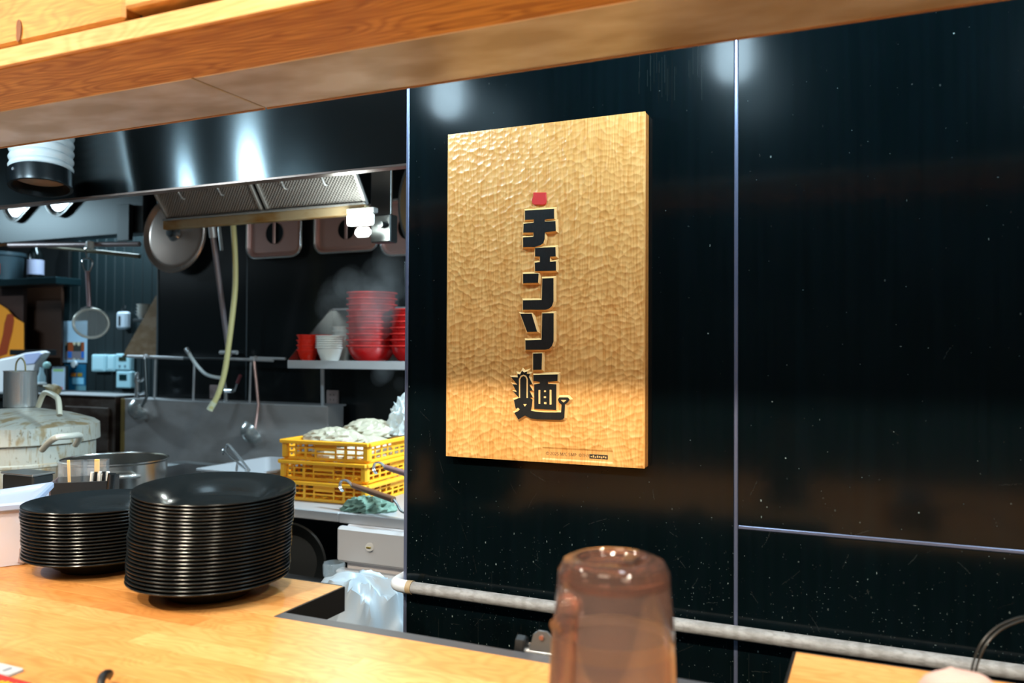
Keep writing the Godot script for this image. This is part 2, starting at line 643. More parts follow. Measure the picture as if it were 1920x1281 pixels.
func wall_texture() -> ImageTexture:   # 1.6 m x 1.6 m of black board; u to the right from x = -1.0, v down from y = 2.1
	var w := 1280
	var im := Image.create(w, w, false, Image.FORMAT_RGB8)
	im.fill(Color(0.020, 0.050, 0.060))
	var n := noise(3, 0.006, 4)
	var s := noise(4, 0.01, 3)
	for y in range(0, w, 2):
		for x in range(0, w, 2):
			var k := n.get_noise_2d(x, y * 0.7) * 0.5 + s.get_noise_2d(x * 7.0, y * 0.22) * 0.6
			var c := Color(0.020, 0.050, 0.060) * (1.0 + 0.30 * k)
			im.set_pixel(x, y, c)
			im.set_pixel(x + 1, y, c)
			im.set_pixel(x, y + 1, c)
			im.set_pixel(x + 1, y + 1, c)
	var r := RandomNumberGenerator.new()
	r.seed = 99
	for i in 3400:   # dried splashes, thickest round and under the pipe
		var x := r.randi_range(2, w - 6)
		var low := r.randf() < 0.75
		var y := int(clampf(r.randfn(1010, 75) if low else r.randf() * 1270.0, 2, w - 6))
		var b := pow(r.randf(), 3.0) * 0.5 + 0.10
		var c := Color(b * 0.9, b, b * 0.98)
		im.set_pixel(x, y, c)
		if r.randf() < 0.25:
			im.fill_rect(Rect2i(x, y, 1 + r.randi() % 2, 1 + r.randi() % 3), c)
	for i in 150:   # scratches and rubbed marks
		var p := Vector2(r.randf() * w, clampf(r.randfn(960, 130), 20, w - 20))
		var d := Vector2.from_angle(r.randf() * TAU)
		var bend := r.randf_range(-0.02, 0.02)
		var b := r.randf_range(0.08, 0.17)
		for k in r.randi_range(5, 32):
			p += d
			d = d.rotated(bend)
			if p.x > 1 and p.y > 1 and p.x < w - 2 and p.y < w - 2 and r.randf() < 0.8:
				im.set_pixelv(Vector2i(p), Color(b * 0.9, b, b))
	for i in 110:   # drips that ran down
		var x := r.randi_range(2, w - 3)
		var top := i < 26
		if top: x = int(r.randfn(515, 30))
		var y0 := r.randi_range(165, 205) if top else int(clampf(r.randfn(1090, 60), 0, w - 80))
		var b := r.randf_range(0.065, 0.115)
		for k in r.randi_range(12, 60):
			if y0 + k < w:
				im.set_pixel(clampi(x, 1, w - 2), y0 + k, Color(b * 0.8, b, b))
	return ImageTexture.create_from_image(im)

func setting(called: String, mesh: Mesh, m: Material, at := Vector3.ZERO) -> MeshInstance3D:
	var o := part(self, called, mesh, m, at)
	o.set_meta("kind", "structure")
	o.set_meta("label", {"floor": "dark floor of the kitchen and dining room", "ceiling": "plain ceiling over the dining room", "ceiling_kitchen": "pale kitchen ceiling behind the canopy", "wall_behind_guests": "plain plaster wall behind the guests", "wall_end_near": "plaster end wall beside the dining room", "wall_end_far": "dark end wall past the kitchen", "wall_far": "dark wall at the back of the far corner", "wall_partition": "glossy black panelled wall carrying the wooden sign", "wall_back": "black panelled wall at the back of the kitchen", "wall_green_boards": "dark green grooved board wall in the far corner"}[called])
	o.set_meta("category", "ceiling" if called.begins_with("ceiling") else "floor" if called == "floor" else "wall")
	return o

func room() -> void:
	var plaster := mat(Color(0.22, 0.21, 0.20), 0.85)
	var dark := mat(Color(0.10, 0.11, 0.11), 0.6)
	setting("floor", bx(Vector3(-2.0, -0.05, -1.2), Vector3(9.6, 0.1, 7.0)), mat(Color(0.12, 0.11, 0.105), 0.6))
	setting("ceiling", bx(Vector3(-2.0, 2.65, -1.2), Vector3(9.6, 0.1, 7.0)), mat(Color(0.34, 0.30, 0.27), 0.85))
	setting("ceiling_kitchen", bx(Vector3(-2.0, 2.594, -2.82), Vector3(9.6, 0.008, 3.5)), mat(Color(0.80, 0.81, 0.81), 0.8))
	setting("wall_behind_guests", bx(Vector3(-2.0, 1.3, 2.25), Vector3(9.6, 2.6, 0.1)), plaster)
	setting("wall_end_near", bx(Vector3(2.75, 1.3, -1.2), Vector3(0.1, 2.6, 7.0)), plaster)
	setting("wall_end_far", bx(Vector3(-6.75, 1.3, -1.2), Vector3(0.1, 2.6, 7.0)), dark)
	setting("wall_far", bx(Vector3(-2.0, 1.3, -4.65), Vector3(9.6, 2.6, 0.1)), dark)

func canopy() -> void:
	# wood-clad canopy over the counter: planked front, cream lip, stained underside
	var c := thing("trim_1", Vector3.ZERO, "golden pine canopy boards above the serving counter", "canopy")
	c.set_meta("kind", "structure")
	part(c, "lip_board", bx(Vector3(-1.0, 1.7335, -0.7605), Vector3(6.4, 0.025, 0.007), 0.0012), M.pine_lip)
	part(c, "soffit_board", bx(Vector3(-1.0, 1.7275, -0.8325), Vector3(6.4, 0.014, 0.136), 0.0015), M.pine_dark)
	part(c, "plank", bx(Vector3(-2.54, 1.838, -0.772), Vector3(3.3, 0.178, 0.03), 0.004), M.pine)
	part(c, "plank", bx(Vector3(0.77, 1.847, -0.766), Vector3(3.3, 0.178, 0.034), 0.003), M.pine_lip)
	for k in 4:
		part(c, "plank", bx(Vector3(-1.0, 2.028 + 0.182 * k, -0.772), Vector3(6.4, 0.178, 0.03), 0.004), M.pine)
	part(c, "knot", mold().lathe([Vector2(0, 0), Vector2(0.0105, 0), Vector2(0.0105, 0.0012), Vector2(0.008, 0.0016), Vector2(0, 0.0012)], 16).finish(), mat(Color(0.56, 0.38, 0.28), 0.5), Vector3(-1.0928, 1.766, -0.7575))
	var knot: MeshInstance3D = c.get_child(c.get_child_count() - 1)
	knot.rotation = Vector3(PI / 2, 0, 0.2)
	knot.scale = Vector3(0.8, 1, 1.5)
	var s := thing("trim_2", Vector3.ZERO, "seamed steel soffit behind the pine canopy boards", "soffit")
	s.set_meta("kind", "structure")
	var seam := -0.919
	part(s, "seam_gap", bx(Vector3(seam, 1.7275, -0.9815), Vector3(0.02, 0.009, 0.159), 0.0005), mat(Color(0.05, 0.045, 0.04), 0.8))
	for k in 2:
		var x0: float = [-4.2, seam + 0.002][k]
		var x1: float = [seam - 0.002, 2.2][k]
		var mid := (x0 + x1) / 2
		var p := part(s, "soffit_panel", bx(Vector3(mid, 1.7265, -0.9815), Vector3(x1 - x0, 0.011, 0.159), 0.001), M.soffit if M.has("soffit") else M.steel)
		part(p, "folded_edge", bx(Vector3(mid, 1.7215, -1.0615), Vector3(x1 - x0, 0.005, 0.004), 0.0008), mat(Color(0.62, 0.50, 0.40), 0.5, 0.3))
	part(s, "kitchen_side_panel", bx(Vector3(-1.0, 2.165, -1.057), Vector3(6.4, 0.87, 0.012)), M.steel_dark)

func wall_panel(x0: float, x1: float, y0: float, y1: float) -> ArrayMesh:
	var m := mold().box(Vector3((x0 + x1) / 2, (y0 + y1) / 2, -1.506), Vector3(x1 - x0, y1 - y0, 0.012), 0.0008).finish(0.0)
	var a := m.surface_get_arrays(0)
	var v: PackedVector3Array = a[Mesh.ARRAY_VERTEX]
	var uv := PackedVector2Array()
	for q in v:
		uv.append(Vector2((q.x + 1.0) / 1.6, (2.1 - q.y) / 1.6))
	a[Mesh.ARRAY_TEX_UV] = uv
	var o := ArrayMesh.new()
	o.add_surface_from_arrays(Mesh.PRIMITIVE_TRIANGLES, a)
	return o

func black_wall() -> void:
	var w := setting("wall_partition", bx(Vector3(0.74, 1.3, -1.536), Vector3(3.30, 2.598, 0.048)), M.black_paint)
	part(w, "panel", wall_panel(-0.9105, -0.2355, 0.0, 2.6), M.wall)
	part(w, "panel", wall_panel(-0.2285, 2.4, 1.0165, 2.6), M.wall)
	part(w, "panel", wall_panel(-0.2285, 2.4, 0.0, 1.0095), M.wall)
	part(w, "joint_strip", bx(Vector3(-0.232, 1.3, -1.5055), Vector3(0.0068, 2.6, 0.013), 0.0015), M.trim)
	part(w, "joint_strip", bx(Vector3(1.086, 1.013, -1.5055), Vector3(2.628, 0.0068, 0.013), 0.0015), M.trim)
	part(w, "edge_strip", bx(Vector3(-0.9145, 1.3, -1.53), Vector3(0.0075, 2.6, 0.064), 0.0015), M.trim)
	# conduit along the wall
	var t := thing("conduit_pipe", Vector3(0, 0.834, -1.474), "weathered off-white conduit pipe running low along the black wall", "pipe")
	part(t, "straight_run", mold().tube([Vector3(-0.885, 0, 0), Vector3(2.4, 0, 0)], 0.0125, 20).finish(), M.pipe)
	part(t, "coupling", mold().tube([Vector3(-0.892, 0, 0), Vector3(-0.880, 0, 0)], 0.0142, 20).finish(), mat(Color(0.62, 0.54, 0.42), 0.6))
	part(t, "elbow", mold().tube(curve([Vector3(-0.89, 0, 0), Vector3(-0.915, 0, -0.004), Vector3(-0.930, 0, -0.02), Vector3(-0.934, 0, -0.06), Vector3(-0.934, 0, -0.11)], 16), 0.0135, 20).finish(), mat(Color(0.80, 0.82, 0.84), 0.4))
	for q in [-0.55, 0.35]:
		part(t, "clamp", bx(Vector3(q, 0, -0.012), Vector3(0.018, 0.034, 0.022)), M.pipe)

func counter() -> void:
	var t := thing("serving_counter", Vector3.ZERO, "long butcher-block wood serving counter with a rectangular notch at its back", "counter")
	var top := 0.93
	var row := 0.0418
	var nx0 := -0.816
	var nx1 := -0.099
	var nz := -0.978
	var lengths := []
	var variants := {}
	for k in 21:
		var z1 := -0.30 - row * k
		var z0 := z1 - row
		if z0 < -1.141: z0 = -1.141
		var spans := [[-3.0, 1.6]]
		if z0 < nz - 0.001 or z1 <= nz:
			spans = [[-3.0, nx0], [nx1, 1.6]]
		if z1 > nz and z0 < nz: # the row that the notch cuts along
			z0 = minf(z0, nz)
		for sp in spans:
			var x: float = sp[0] - rng.randf() * 0.3
			while x < sp[1] - 0.001:
				var e: float = minf(x + rng.randf_range(0.32, 0.62), sp[1])
				if sp[1] - e < 0.12: e = sp[1]
				var a := maxf(x, sp[0])
				if e - a > 0.01 and z1 - z0 > 0.002:
					part(t, "stave", bx(Vector3.ZERO, Vector3(e - a - 0.0003, 0.036, z1 - z0 - 0.0003), 0.00018), M.staves[rng.randi() % 7], Vector3((a + e) / 2, top - 0.018, (z0 + z1) / 2))
				x = e
	# black edge band round the notch and along the back, flush with the top
	part(t, "edge_band", bx(Vector3((nx0 + nx1) / 2, top - 0.02, nz - 0.0), Vector3(nx1 - nx0, 0.0404, 0.026), 0.002), mat(Color(0.26, 0.27, 0.29), 0.45))
	part(t, "edge_band", bx(Vector3(nx0 + 0.002, top - 0.0205, -1.0665), Vector3(0.004, 0.041, 0.15), 0.0006), mat(Color(0.10, 0.09, 0.08), 0.5))
	part(t, "edge_band", bx(Vector3(nx1 - 0.002, top - 0.0205, -1.0665), Vector3(0.004, 0.041, 0.15), 0.0006), mat(Color(0.10, 0.09, 0.08), 0.5))
	part(t, "edge_band", bx(Vector3(-1.91, top - 0.0205, -1.143), Vector3(2.18, 0.041, 0.004), 0.0006), mat(Color(0.10, 0.09, 0.08), 0.5))
	part(t, "edge_band", bx(Vector3(0.75, top - 0.0205, -1.143), Vector3(1.7, 0.041, 0.004), 0.0006), mat(Color(0.10, 0.09, 0.08), 0.5))
	part(t, "front_apron", bx(Vector3(-0.7, 0.445, -0.42), Vector3(4.6, 0.888, 0.03)), M.brown_board)
	part(t, "support_panel", bx(Vector3(-1.9, 0.445, -0.78), Vector3(0.03, 0.888, 0.6)), M.brown_board)
	part(t, "support_panel", bx(Vector3(0.9, 0.445, -0.78), Vector3(0.03, 0.888, 0.6)), M.brown_board)

func sign_board() -> void:
	var t := thing("wooden_sign", Vector3.ZERO, "large gouged wooden signboard with raised black lettering hung on the black wall", "sign")
	var x0 := -0.804
	var x1 := -0.391
	var y0 := 1.110
	var y1 := 1.767
	var face := -1.472
	M.sign_wood = mat(Color(0.88, 0.70, 0.45), 0.36)
	M.sign_wood.albedo_texture = grain_texture(Color(1.0, 0.98, 0.94), Color(0.87, 0.75, 0.58), 51)
	M.sign_wood.heightmap_enabled = true
	M.sign_wood.heightmap_texture = grain_texture(Color(1, 1, 1), Color(0, 0, 0), 51)
	M.sign_wood.heightmap_scale = 0.03
	var cell := FastNoiseLite.new()
	cell.seed = 5
	cell.noise_type = FastNoiseLite.TYPE_CELLULAR
	cell.cellular_return_type = FastNoiseLite.RETURN_DISTANCE
	cell.cellular_jitter = 0.75
	cell.frequency = 1.0
	cell.fractal_type = FastNoiseLite.FRACTAL_NONE
	var bend := noise(8, 5.0, 2)
	var nx := 270
	var ny := 430
	var hs := PackedFloat32Array()
	hs.resize((nx + 1) * (ny + 1))
	for j in ny + 1:
		var y := lerpf(y0, y1, float(j) / ny)
		for i in nx + 1:
			var x := lerpf(x0, x1, float(i) / nx)
			var b := bend.get_noise_2d(x, y) * 0.012
			var u := (x * 0.966 + y * 0.259 + b) / 0.0150
			var v := (-x * 0.259 + y * 0.966 + b) / 0.0100
			var d := cell.get_noise_2d(u, v) + 1.0
			var h := -0.0019 + 0.0018 * minf(d * d * 1.3, 1.0)
			var edge := minf(minf(x - x0, x1 - x), minf(y - y0, y1 - y))
			h = lerpf(-0.0019, h, clampf(edge / 0.004, 0, 1))
			if x > -0.592 and x < -0.452 and y > 1.117 and y < 1.139:   # the smooth cut-in for the small print
				h = -0.0030
			hs[j * (nx + 1) + i] = h
	var pos := PackedVector3Array()
	var nor := PackedVector3Array()
	var uv := PackedVector2Array()
	var dx := (x1 - x0) / nx
	var dy := (y1 - y0) / ny
	for j in ny + 1:
		for i in nx + 1:
			pos.append(Vector3(x0 + dx * i, y0 + dy * j, hs[j * (nx + 1) + i]))
			var gx := (hs[j * (nx + 1) + mini(i + 1, nx)] - hs[j * (nx + 1) + maxi(i - 1, 0)]) / (2 * dx)
			var gy := (hs[mini(j + 1, ny) * (nx + 1) + i] - hs[maxi(j - 1, 0) * (nx + 1) + i]) / (2 * dy)
			nor.append(Vector3(-gx, -gy, 1).normalized())
			uv.append(Vector2((y0 + dy * j) * 0.55, (x0 + dx * i) * 3.3))
	var idx := PackedInt32Array()
	for j in ny:
		for i in nx:
			var a := j * (nx + 1) + i
			idx.append_array([a, a + nx + 1, a + 1, a + 1, a + nx + 1, a + nx + 2])
	var arr := []
	arr.resize(Mesh.ARRAY_MAX)
	arr[Mesh.ARRAY_VERTEX] = pos
	arr[Mesh.ARRAY_NORMAL] = nor
	arr[Mesh.ARRAY_TEX_UV] = uv
	arr[Mesh.ARRAY_INDEX] = idx
	var fm := ArrayMesh.new()
	fm.add_surface_from_arrays(Mesh.PRIMITIVE_TRIANGLES, arr)
	part(t, "carved_face", fm, M.sign_wood, Vector3(0, 0, face))
	part(t, "board", bx(Vector3((x0 + x1) / 2, (y0 + y1) / 2, (-1.4995 + face - 0.0032) / 2), Vector3(x1 - x0, y1 - y0, 0.0243), 0.002), tri_map(mat(Color(0.80, 0.54, 0.27), 0.5), M.wood_tex, Vector3(3, 1, 3)))
	var letters := [
		[-0.6289, 1.5983, -0.5685, 1.5977, -0.5684, 1.5791, -0.5876, 1.5789, -0.5876, 1.5743, -0.5656, 1.5738, -0.5649, 1.5552, -0.5873, 1.5540, -0.5878, 1.5409, -0.5906, 1.5331, -0.5973, 1.5290, -0.6088, 1.5267, -0.6324, 1.5278, -0.6327, 1.5460, -0.6106, 1.5460, -0.6105, 1.5550, -0.6322, 1.5558, -0.6317, 1.5726, -0.6100, 1.5738, -0.6098, 1.5803, -0.6288, 1.5805],
		[-0.6072, 1.5241, -0.5654, 1.5239, -0.5649, 1.5066, -0.5768, 1.5064, -0.5768, 1.4961, -0.5645, 1.4965, -0.5642, 1.4789, -0.6070, 1.4795, -0.6075, 1.4956, -0.5969, 1.4966, -0.5970, 1.5076, -0.6072, 1.5084],
		[-0.6323, 1.4746, -0.6001, 1.4745, -0.6011, 1.4569, -0.6321, 1.4572],
		[-0.5918, 1.4644, -0.5692, 1.4644, -0.5690, 1.4200, -0.5720, 1.4112, -0.5777, 1.4064, -0.5853, 1.4044, -0.6322, 1.4052, -0.6323, 1.4231, -0.5926, 1.4230],
		[-0.6374, 1.3969, -0.6143, 1.3969, -0.6028, 1.3624, -0.6230, 1.3620],
		[-0.5915, 1.3971, -0.5686, 1.3971, -0.5685, 1.3434, -0.5717, 1.3346, -0.5773, 1.3293, -0.5849, 1.3274, -0.6262, 1.3272, -0.6266, 1.3451, -0.5928, 1.3459],
		[-0.6103, 1.3195, -0.5921, 1.3201, -0.5929, 1.2889, -0.6101, 1.2884],
		[-0.6095, 1.2781, -0.5598, 1.2799, -0.5601, 1.2676, -0.5795, 1.2658, -0.5795, 1.2614, -0.5623, 1.2609, -0.5625, 1.2122, -0.6073, 1.2130, -0.6079, 1.2600, -0.5958, 1.2617, -0.5958, 1.2652, -0.6094, 1.2667],
		[-0.6504, 1.2287, -0.6393, 1.2329, -0.6527, 1.2460, -0.6442, 1.2441, -0.6537, 1.2594, -0.6433, 1.2584, -0.6566, 1.2734, -0.6420, 1.2727, -0.6432, 1.2794, -0.6376, 1.2787, -0.6335, 1.2859, -0.6296, 1.2824, -0.6230, 1.2846, -0.6240, 1.2800, -0.6172, 1.2801, -0.6195, 1.2744, -0.6123, 1.2608, -0.6187, 1.2594, -0.6113, 1.2484, -0.6180, 1.2473, -0.6112, 1.2351, -0.6170, 1.2339, -0.6116, 1.2306, -0.6131, 1.2173, -0.6149, 1.2092, -0.6053, 1.2072, -0.5862, 1.2066, -0.5520, 1.2078, -0.5513, 1.2227, -0.5562, 1.2264, -0.5585, 1.2321, -0.5559, 1.2362, -0.5386, 1.2366, -0.5354, 1.2327, -0.5385, 1.2279, -0.5446, 1.2232, -0.5458, 1.1984, -0.5486, 1.1948, -0.5542, 1.1934, -0.6014, 1.1928, -0.6149, 1.1941, -0.6269, 1.1994, -0.6410, 1.1914, -0.6495, 1.2036, -0.6392, 1.2084, -0.6470, 1.2135],
	]
	var cut := mat(Color(0.93, 0.75, 0.48), 0.5)
	var ink := tri_map(mat(Color(0.055, 0.075, 0.08), 0.42), blotch_texture(Color(1, 1, 1), Color(0.5, 0.5, 0.5), 77, 0.03), Vector3(14, 2.5, 14))
	for a in letters:
		var poly := flat(a)
		var q := part(t, "letter", mold().plank(Mold.shrunk(poly, -0.0002), -0.002, 0.0045).finish(0.0), ink, Vector3(0, 0, face))
		# the wood left standing round the letter, cut back at a slant
		var l := [Mold.lift(Mold.shrunk(poly, -0.0042), -0.0015), Mold.lift(Mold.shrunk(poly, -0.0003), 0.0036)]
		part(q, "cut_slope", mold().skin(l, false, false).finish(0.0), cut)
	var slots := [
		[-0.5986, 1.2496, -0.5950, 1.2496, -0.5949, 1.2226, -0.5985, 1.2225], [-0.5756, 1.2504, -0.5719, 1.2502, -0.5714, 1.2224, -0.5755, 1.2219],
		[-0.5872, 1.2489, -0.5832, 1.2490, -0.5832, 1.2459, -0.5872, 1.2458], [-0.5875, 1.2375, -0.5830, 1.2376, -0.5830, 1.2341, -0.5875, 1.2339], [-0.5871, 1.2265, -0.5822, 1.2263, -0.5821, 1.2224, -0.5871, 1.2227],
		[-0.6397, 1.2329, -0.6399, 1.2697, -0.6362, 1.2762, -0.6304, 1.2785, -0.6245, 1.2764, -0.6212, 1.2701, -0.6210, 1.2334, -0.6236, 1.2333, -0.6237, 1.2693, -0.6261, 1.2743, -0.6304, 1.2760, -0.6346, 1.2741, -0.6373, 1.2691, -0.6371, 1.2330],
		[-0.6305, 1.2212, -0.6233, 1.2214, -0.6272, 1.2165], [-0.5528, 1.2314, -0.5413, 1.2317, -0.5470, 1.2268], [-0.6470, 1.2100, -0.6417, 1.2137, -0.6378, 1.2108, -0.6436, 1.2059],
	]
	for a in slots:
		part(t, "letter_slot", mold().plank(flat(a), 0.004, 0.0048).finish(0.0), cut, Vector3(0, 0, face))
	# small print in the smooth cut-in
	var small := face - 0.0029
	print_text(t, "© 2025 M/C SMP  ©TF/F", Vector3(-0.5855, 1.1245, small), 0.0082, Color(0.25, 0.17, 0.08))
	part(t, "print_block", bx(Vector3(-0.4795, 1.1265, small), Vector3(0.036, 0.0082, 0.0006), 0.0001), mat(Color(0.13, 0.10, 0.06), 0.6))
	for k in 8:
		part(t, "print_stroke", bx(Vector3(-0.4935 + 0.004 * k, 1.1262 + 0.0007 * sin(k * 2.3), small + 0.0004), Vector3(0.0026, 0.0018 + 0.0022 * absf(sin(k * 1.7)), 0.0003), 0.0001), mat(Color(0.85, 0.68, 0.42), 0.6))
	# a plain red bowl above the lettering
	part(t, "painted_bowl", mold().plank(flat([-0.6129, 1.6334, -0.5865, 1.6314, -0.5862, 1.6246, -0.5852, 1.6160, -0.5868, 1.6094, -0.5910, 1.6074, -0.6106, 1.6088, -0.6149, 1.6119, -0.6159, 1.6182, -0.6133, 1.6266]), -0.002, 0.0015, 0.0008).finish(0.0), mat(Color(0.78, 0.16, 0.15), 0.5), Vector3(0, 0, face))

func print_text(t: Node3D, words: String, at: Vector3, h: float, color: Color) -> void:
	var tm := TextMesh.new()
	var f := SystemFont.new()
	f.font_names = PackedStringArray(["Droid Sans"])
	tm.font = f
	tm.text = words
	tm.font_size = 32
	tm.pixel_size = h / 32.0
	tm.depth = 0.0004
	tm.horizontal_alignment = HORIZONTAL_ALIGNMENT_LEFT
	tm.vertical_alignment = VERTICAL_ALIGNMENT_BOTTOM
	var box := tm.get_aabb()
	part(t, "lettering", tm, mat(color, 0.6), at - Vector3(box.position.x, box.position.y, 0))

func plates() -> void:
	var prof := [Vector2(0, 0.0032), Vector2(0.058, 0.0032), Vector2(0.060, 0.0), Vector2(0.0635, 0.0), Vector2(0.066, 0.0035), Vector2(0.076, 0.0085), Vector2(0.088, 0.0185), Vector2(0.104, 0.0235), Vector2(0.1225, 0.0285),
		Vector2(0.1248, 0.0296), Vector2(0.1255, 0.0311), Vector2(0.1248, 0.0322), Vector2(0.1228, 0.0324), Vector2(0.104, 0.0268), Vector2(0.0868, 0.0214), Vector2(0.0748, 0.0108), Vector2(0.0655, 0.0058), Vector2(0.060, 0.0048), Vector2(0.05, 0.0046), Vector2(0, 0.0046)]
	var mesh := mold().lathe(prof, 72).finish(50.0)
	var foot := mold().lathe([Vector2(0.0605, 0.0004), Vector2(0.0632, 0.0004), Vector2(0.0634, 0.0018), Vector2(0.0604, 0.0018)], 48).finish(30.0)
	var names := ["topmost", "second", "third", "fourth", "fifth", "sixth", "seventh", "eighth", "ninth", "tenth", "eleventh", "twelfth", "thirteenth", "fourteenth", "fifteenth", "sixteenth", "seventeenth", "eighteenth", "nineteenth", "twentieth", "twenty-first", "twenty-second", "twenty-third", "twenty-fourth", "twenty-fifth"]
	var proto: Node3D = null
	for s in 2:
		var n: int = [25, 16][s]
		var where: Vector3 = [Vector3(-0.990, 0.9303, -1.020), Vector3(-1.290, 0.9303, -1.060)][s]
		var what: String = ["taller black plate stack on the wood counter", "shorter black plate stack behind the taller one"][s]
		for k in n:
			var at := where + Vector3(rng.randfn(0, 0.0003) + 0.0004 * k * (1 - s) + 0.0008 * sin(k * 0.9), 0.0058 * k, rng.randfn(0, 0.0003))
			if s == 0 and k > 12: at += Vector3(0.0009, 0, -0.0003)
			if s == 1: at.x += 0.0018 * sin(k * 0.35)
			var label := "%s plate from the top of the %s" % [names[n - 1 - k], what]
			if k == 0: label = "bottom plate of the %s" % what
			if k == n - 1: label = "topmost plate of the %s, its glossy well showing" % what
			if proto == null:
				proto = thing("black_plate", at, label, "plate", "stacked black plates")
				part(proto, "dish", mesh, M.plate)
				part(proto, "foot_ring", foot, M.black_plastic)
			else:
				var c := copy(proto, "black_plate", at, label)
				c.rotation.y = rng.randf() * TAU
			if k > 10 and s == 0:   # the upper plates of the taller stack sit a little tipped
				var o: Node3D = get_child(get_child_count() - 1)
				o.basis = Basis(Vector3(0.72, 0, -0.69).normalized(), deg_to_rad(0.23 * (k - 10))) * o.basis

func hood() -> void:
	var h := thing("range_hood", Vector3.ZERO, "long stainless steel range hood above the kitchen with mesh filters under it", "hood")
	part(h, "front_panel", bx(Vector3(-3.0, 2.215, -1.906), Vector3(4.3, 0.77, 0.012)), M.hood if M.has("hood") else M.steel)
	part(h, "bottom_flange", bx(Vector3(-3.0, 1.8285, -1.916), Vector3(4.3, 0.007, 0.034), 0.001), M.hood_lip)
	part(h, "inner_liner", bx(Vector3(-3.0, 2.2, -1.916), Vector3(4.28, 0.70, 0.006)), mat(Color(0.60, 0.56, 0.54), 0.5, 0.2))
	part(h, "top_panel", bx(Vector3(-3.0, 2.45, -2.6), Vector3(4.3, 0.01, 1.4)), M.steel_dark)
	part(h, "rear_duct", bx(Vector3(-4.70, 2.22, -3.34), Vector3(2.0, 0.49, 0.10), 0.004), M.steel_dark)
	part(h, "duct_bracket", bx(Vector3(-3.812, 2.0328, -3.27), Vector3(0.09, 0.20, 0.03)), M.steel_dark)
	part(h, "inner_wall", bx(Vector3(-1.7375, 1.9773, -2.66), Vector3(0.09, 0.28, 0.012)), M.steel_plain)
	# filter bank: a sloped frame, two lattice filters, a gutter below
	var lo := Vector3(0, 1.860, -2.50)
	var hi := Vector3(0, 2.010, -2.392)
	var along := (hi - lo).normalized()
	var nrm := Vector3(0, -along.z, along.y).normalized()
	if nrm.z < 0: nrm = -nrm
	var f := Transform3D(Basis(Vector3.RIGHT, along, nrm), lo)
	var len_ := (hi - lo).length()
	for k in 2:
		var xa: float = [-2.665, -2.145][k]
		var xb: float = [-2.165, -1.690][k]
		var w := xb - xa
		var fx := thing("grease_filter", Vector3.ZERO, ["dull lattice grease filter beside the round lid under the hood", "bright lattice grease filter above the hood lamp"][k], "filter", "")
		var fr := mold(f)
		for e in [[xa + 0.006, len_ / 2, 0.012, len_], [xb - 0.006, len_ / 2, 0.012, len_], [(xa + xb) / 2, 0.006, w, 0.012], [(xa + xb) / 2, len_ - 0.006, w, 0.012]]:
			fr.box(Vector3(e[0], e[1], 0.004), Vector3(e[2], e[3], 0.014), 0.001)
		part(fx, "frame", fr.finish(0.0), M.filter_metal)
		part(fx, "backing", mold(f).box(Vector3((xa + xb) / 2, len_ / 2, -0.014), Vector3(w - 0.01, len_ - 0.01, 0.002)).finish(0.0), mat(Color(0.05, 0.05, 0.05), 0.7, 0.2))
		var lat := mold(f)
		for dirn in [-1.0, 1.0]:
			var c := -w - len_
			while c < w + len_:
				# a bar on the line u - dirn * v = c, clipped to the frame
				var pts := []
				for v in [0.008, len_ - 0.008]:
					var u: float = c + dirn * v
					pts.append(Vector2(u, v))
				var a: Vector2 = pts[0]
				var b: Vector2 = pts[1]
				var t0 := 0.0
				var t1 := 1.0
				var du := b.x - a.x
				for lim in [[0.008 - a.x, du], [a.x - (w - 0.008), -du]]:
					var r: float = lim[0] / lim[1]
					if lim[1] > 0: t0 = maxf(t0, r)
					else: t1 = minf(t1, r)
				if t1 - t0 > 0.03:
					var p0 := a.lerp(b, t0)
					var p1 := a.lerp(b, t1)
					lat.tube([Vector3(xa + p0.x, p0.y, 0.003 + dirn * 0.0014), Vector3(xa + p1.x, p1.y, 0.003 + dirn * 0.0014)], 0.0023, 4)
				c += 0.0135
		var lt := part(fx, "lattice", lat.finish(0.0), M.filter_metal)
		lt.set_meta("kind", "stuff")
		for q in [0.3, 0.7]:
			part(fx, "grip", mold(f).tube(curve([Vector3(xa + w * q - 0.0, len_ - 0.03, 0.008), Vector3(xa + w * q, len_ - 0.04, 0.022), Vector3(xa + w * q, len_ - 0.085, 0.022), Vector3(xa + w * q, len_ - 0.095, 0.008)], 10), 0.0035, 8).finish(), M.chrome)
	var g := thing("filter_gutter", Vector3.ZERO, "grease-stained metal gutter along the bottom of the filters", "gutter")
	part(g, "trough", bx(Vector3(-2.178, 1.836, -2.488), Vector3(0.985, 0.034, 0.03), 0.003), tri_map(mat(Color(0.74, 0.66, 0.52), 0.4, 0.6), blotch_texture(Color(1, 1, 1), Color(0.86, 0.70, 0.48), 41, 0.2), Vector3(2, 2, 2)))
	part(g, "rim", bx(Vector3(-2.178, 1.857, -2.476), Vector3(0.985, 0.008, 0.014), 0.002), M.steel_bright)
	# hood lamp
	var l := thing("hood_lamp", Vector3(-1.6822, 1.793, -2.44), "glowing white lamp box fixed at the end of the filter gutter", "lamp")
	var em := mat(Color(1, 1, 1), 0.6)
	em.emission_enabled = true
	em.emission = Color(0.96, 1.0, 0.97)
	em.emission_energy_multiplier = 2.6
	part(l, "lamp_cover", bx(Vector3(0, 0, 0), Vector3(0.1043, 0.042, 0.03), 0.006), em)
	part(l, "lamp_glass", mold().box(Vector3(0.012, -0.046, 0), Vector3(0.065, 0.035, 0.03), 0.012).finish(50.0), em)
	part(l, "screw", mold().tube([Vector3(0.024, 0.0, 0.013), Vector3(0.024, 0.0, 0.018)], 0.004, 10).finish(), M.steel_plain)
	part(l, "bracket", bx(Vector3(0.0, 0.032, -0.01), Vector3(0.115, 0.018, 0.03)), M.steel_bright)
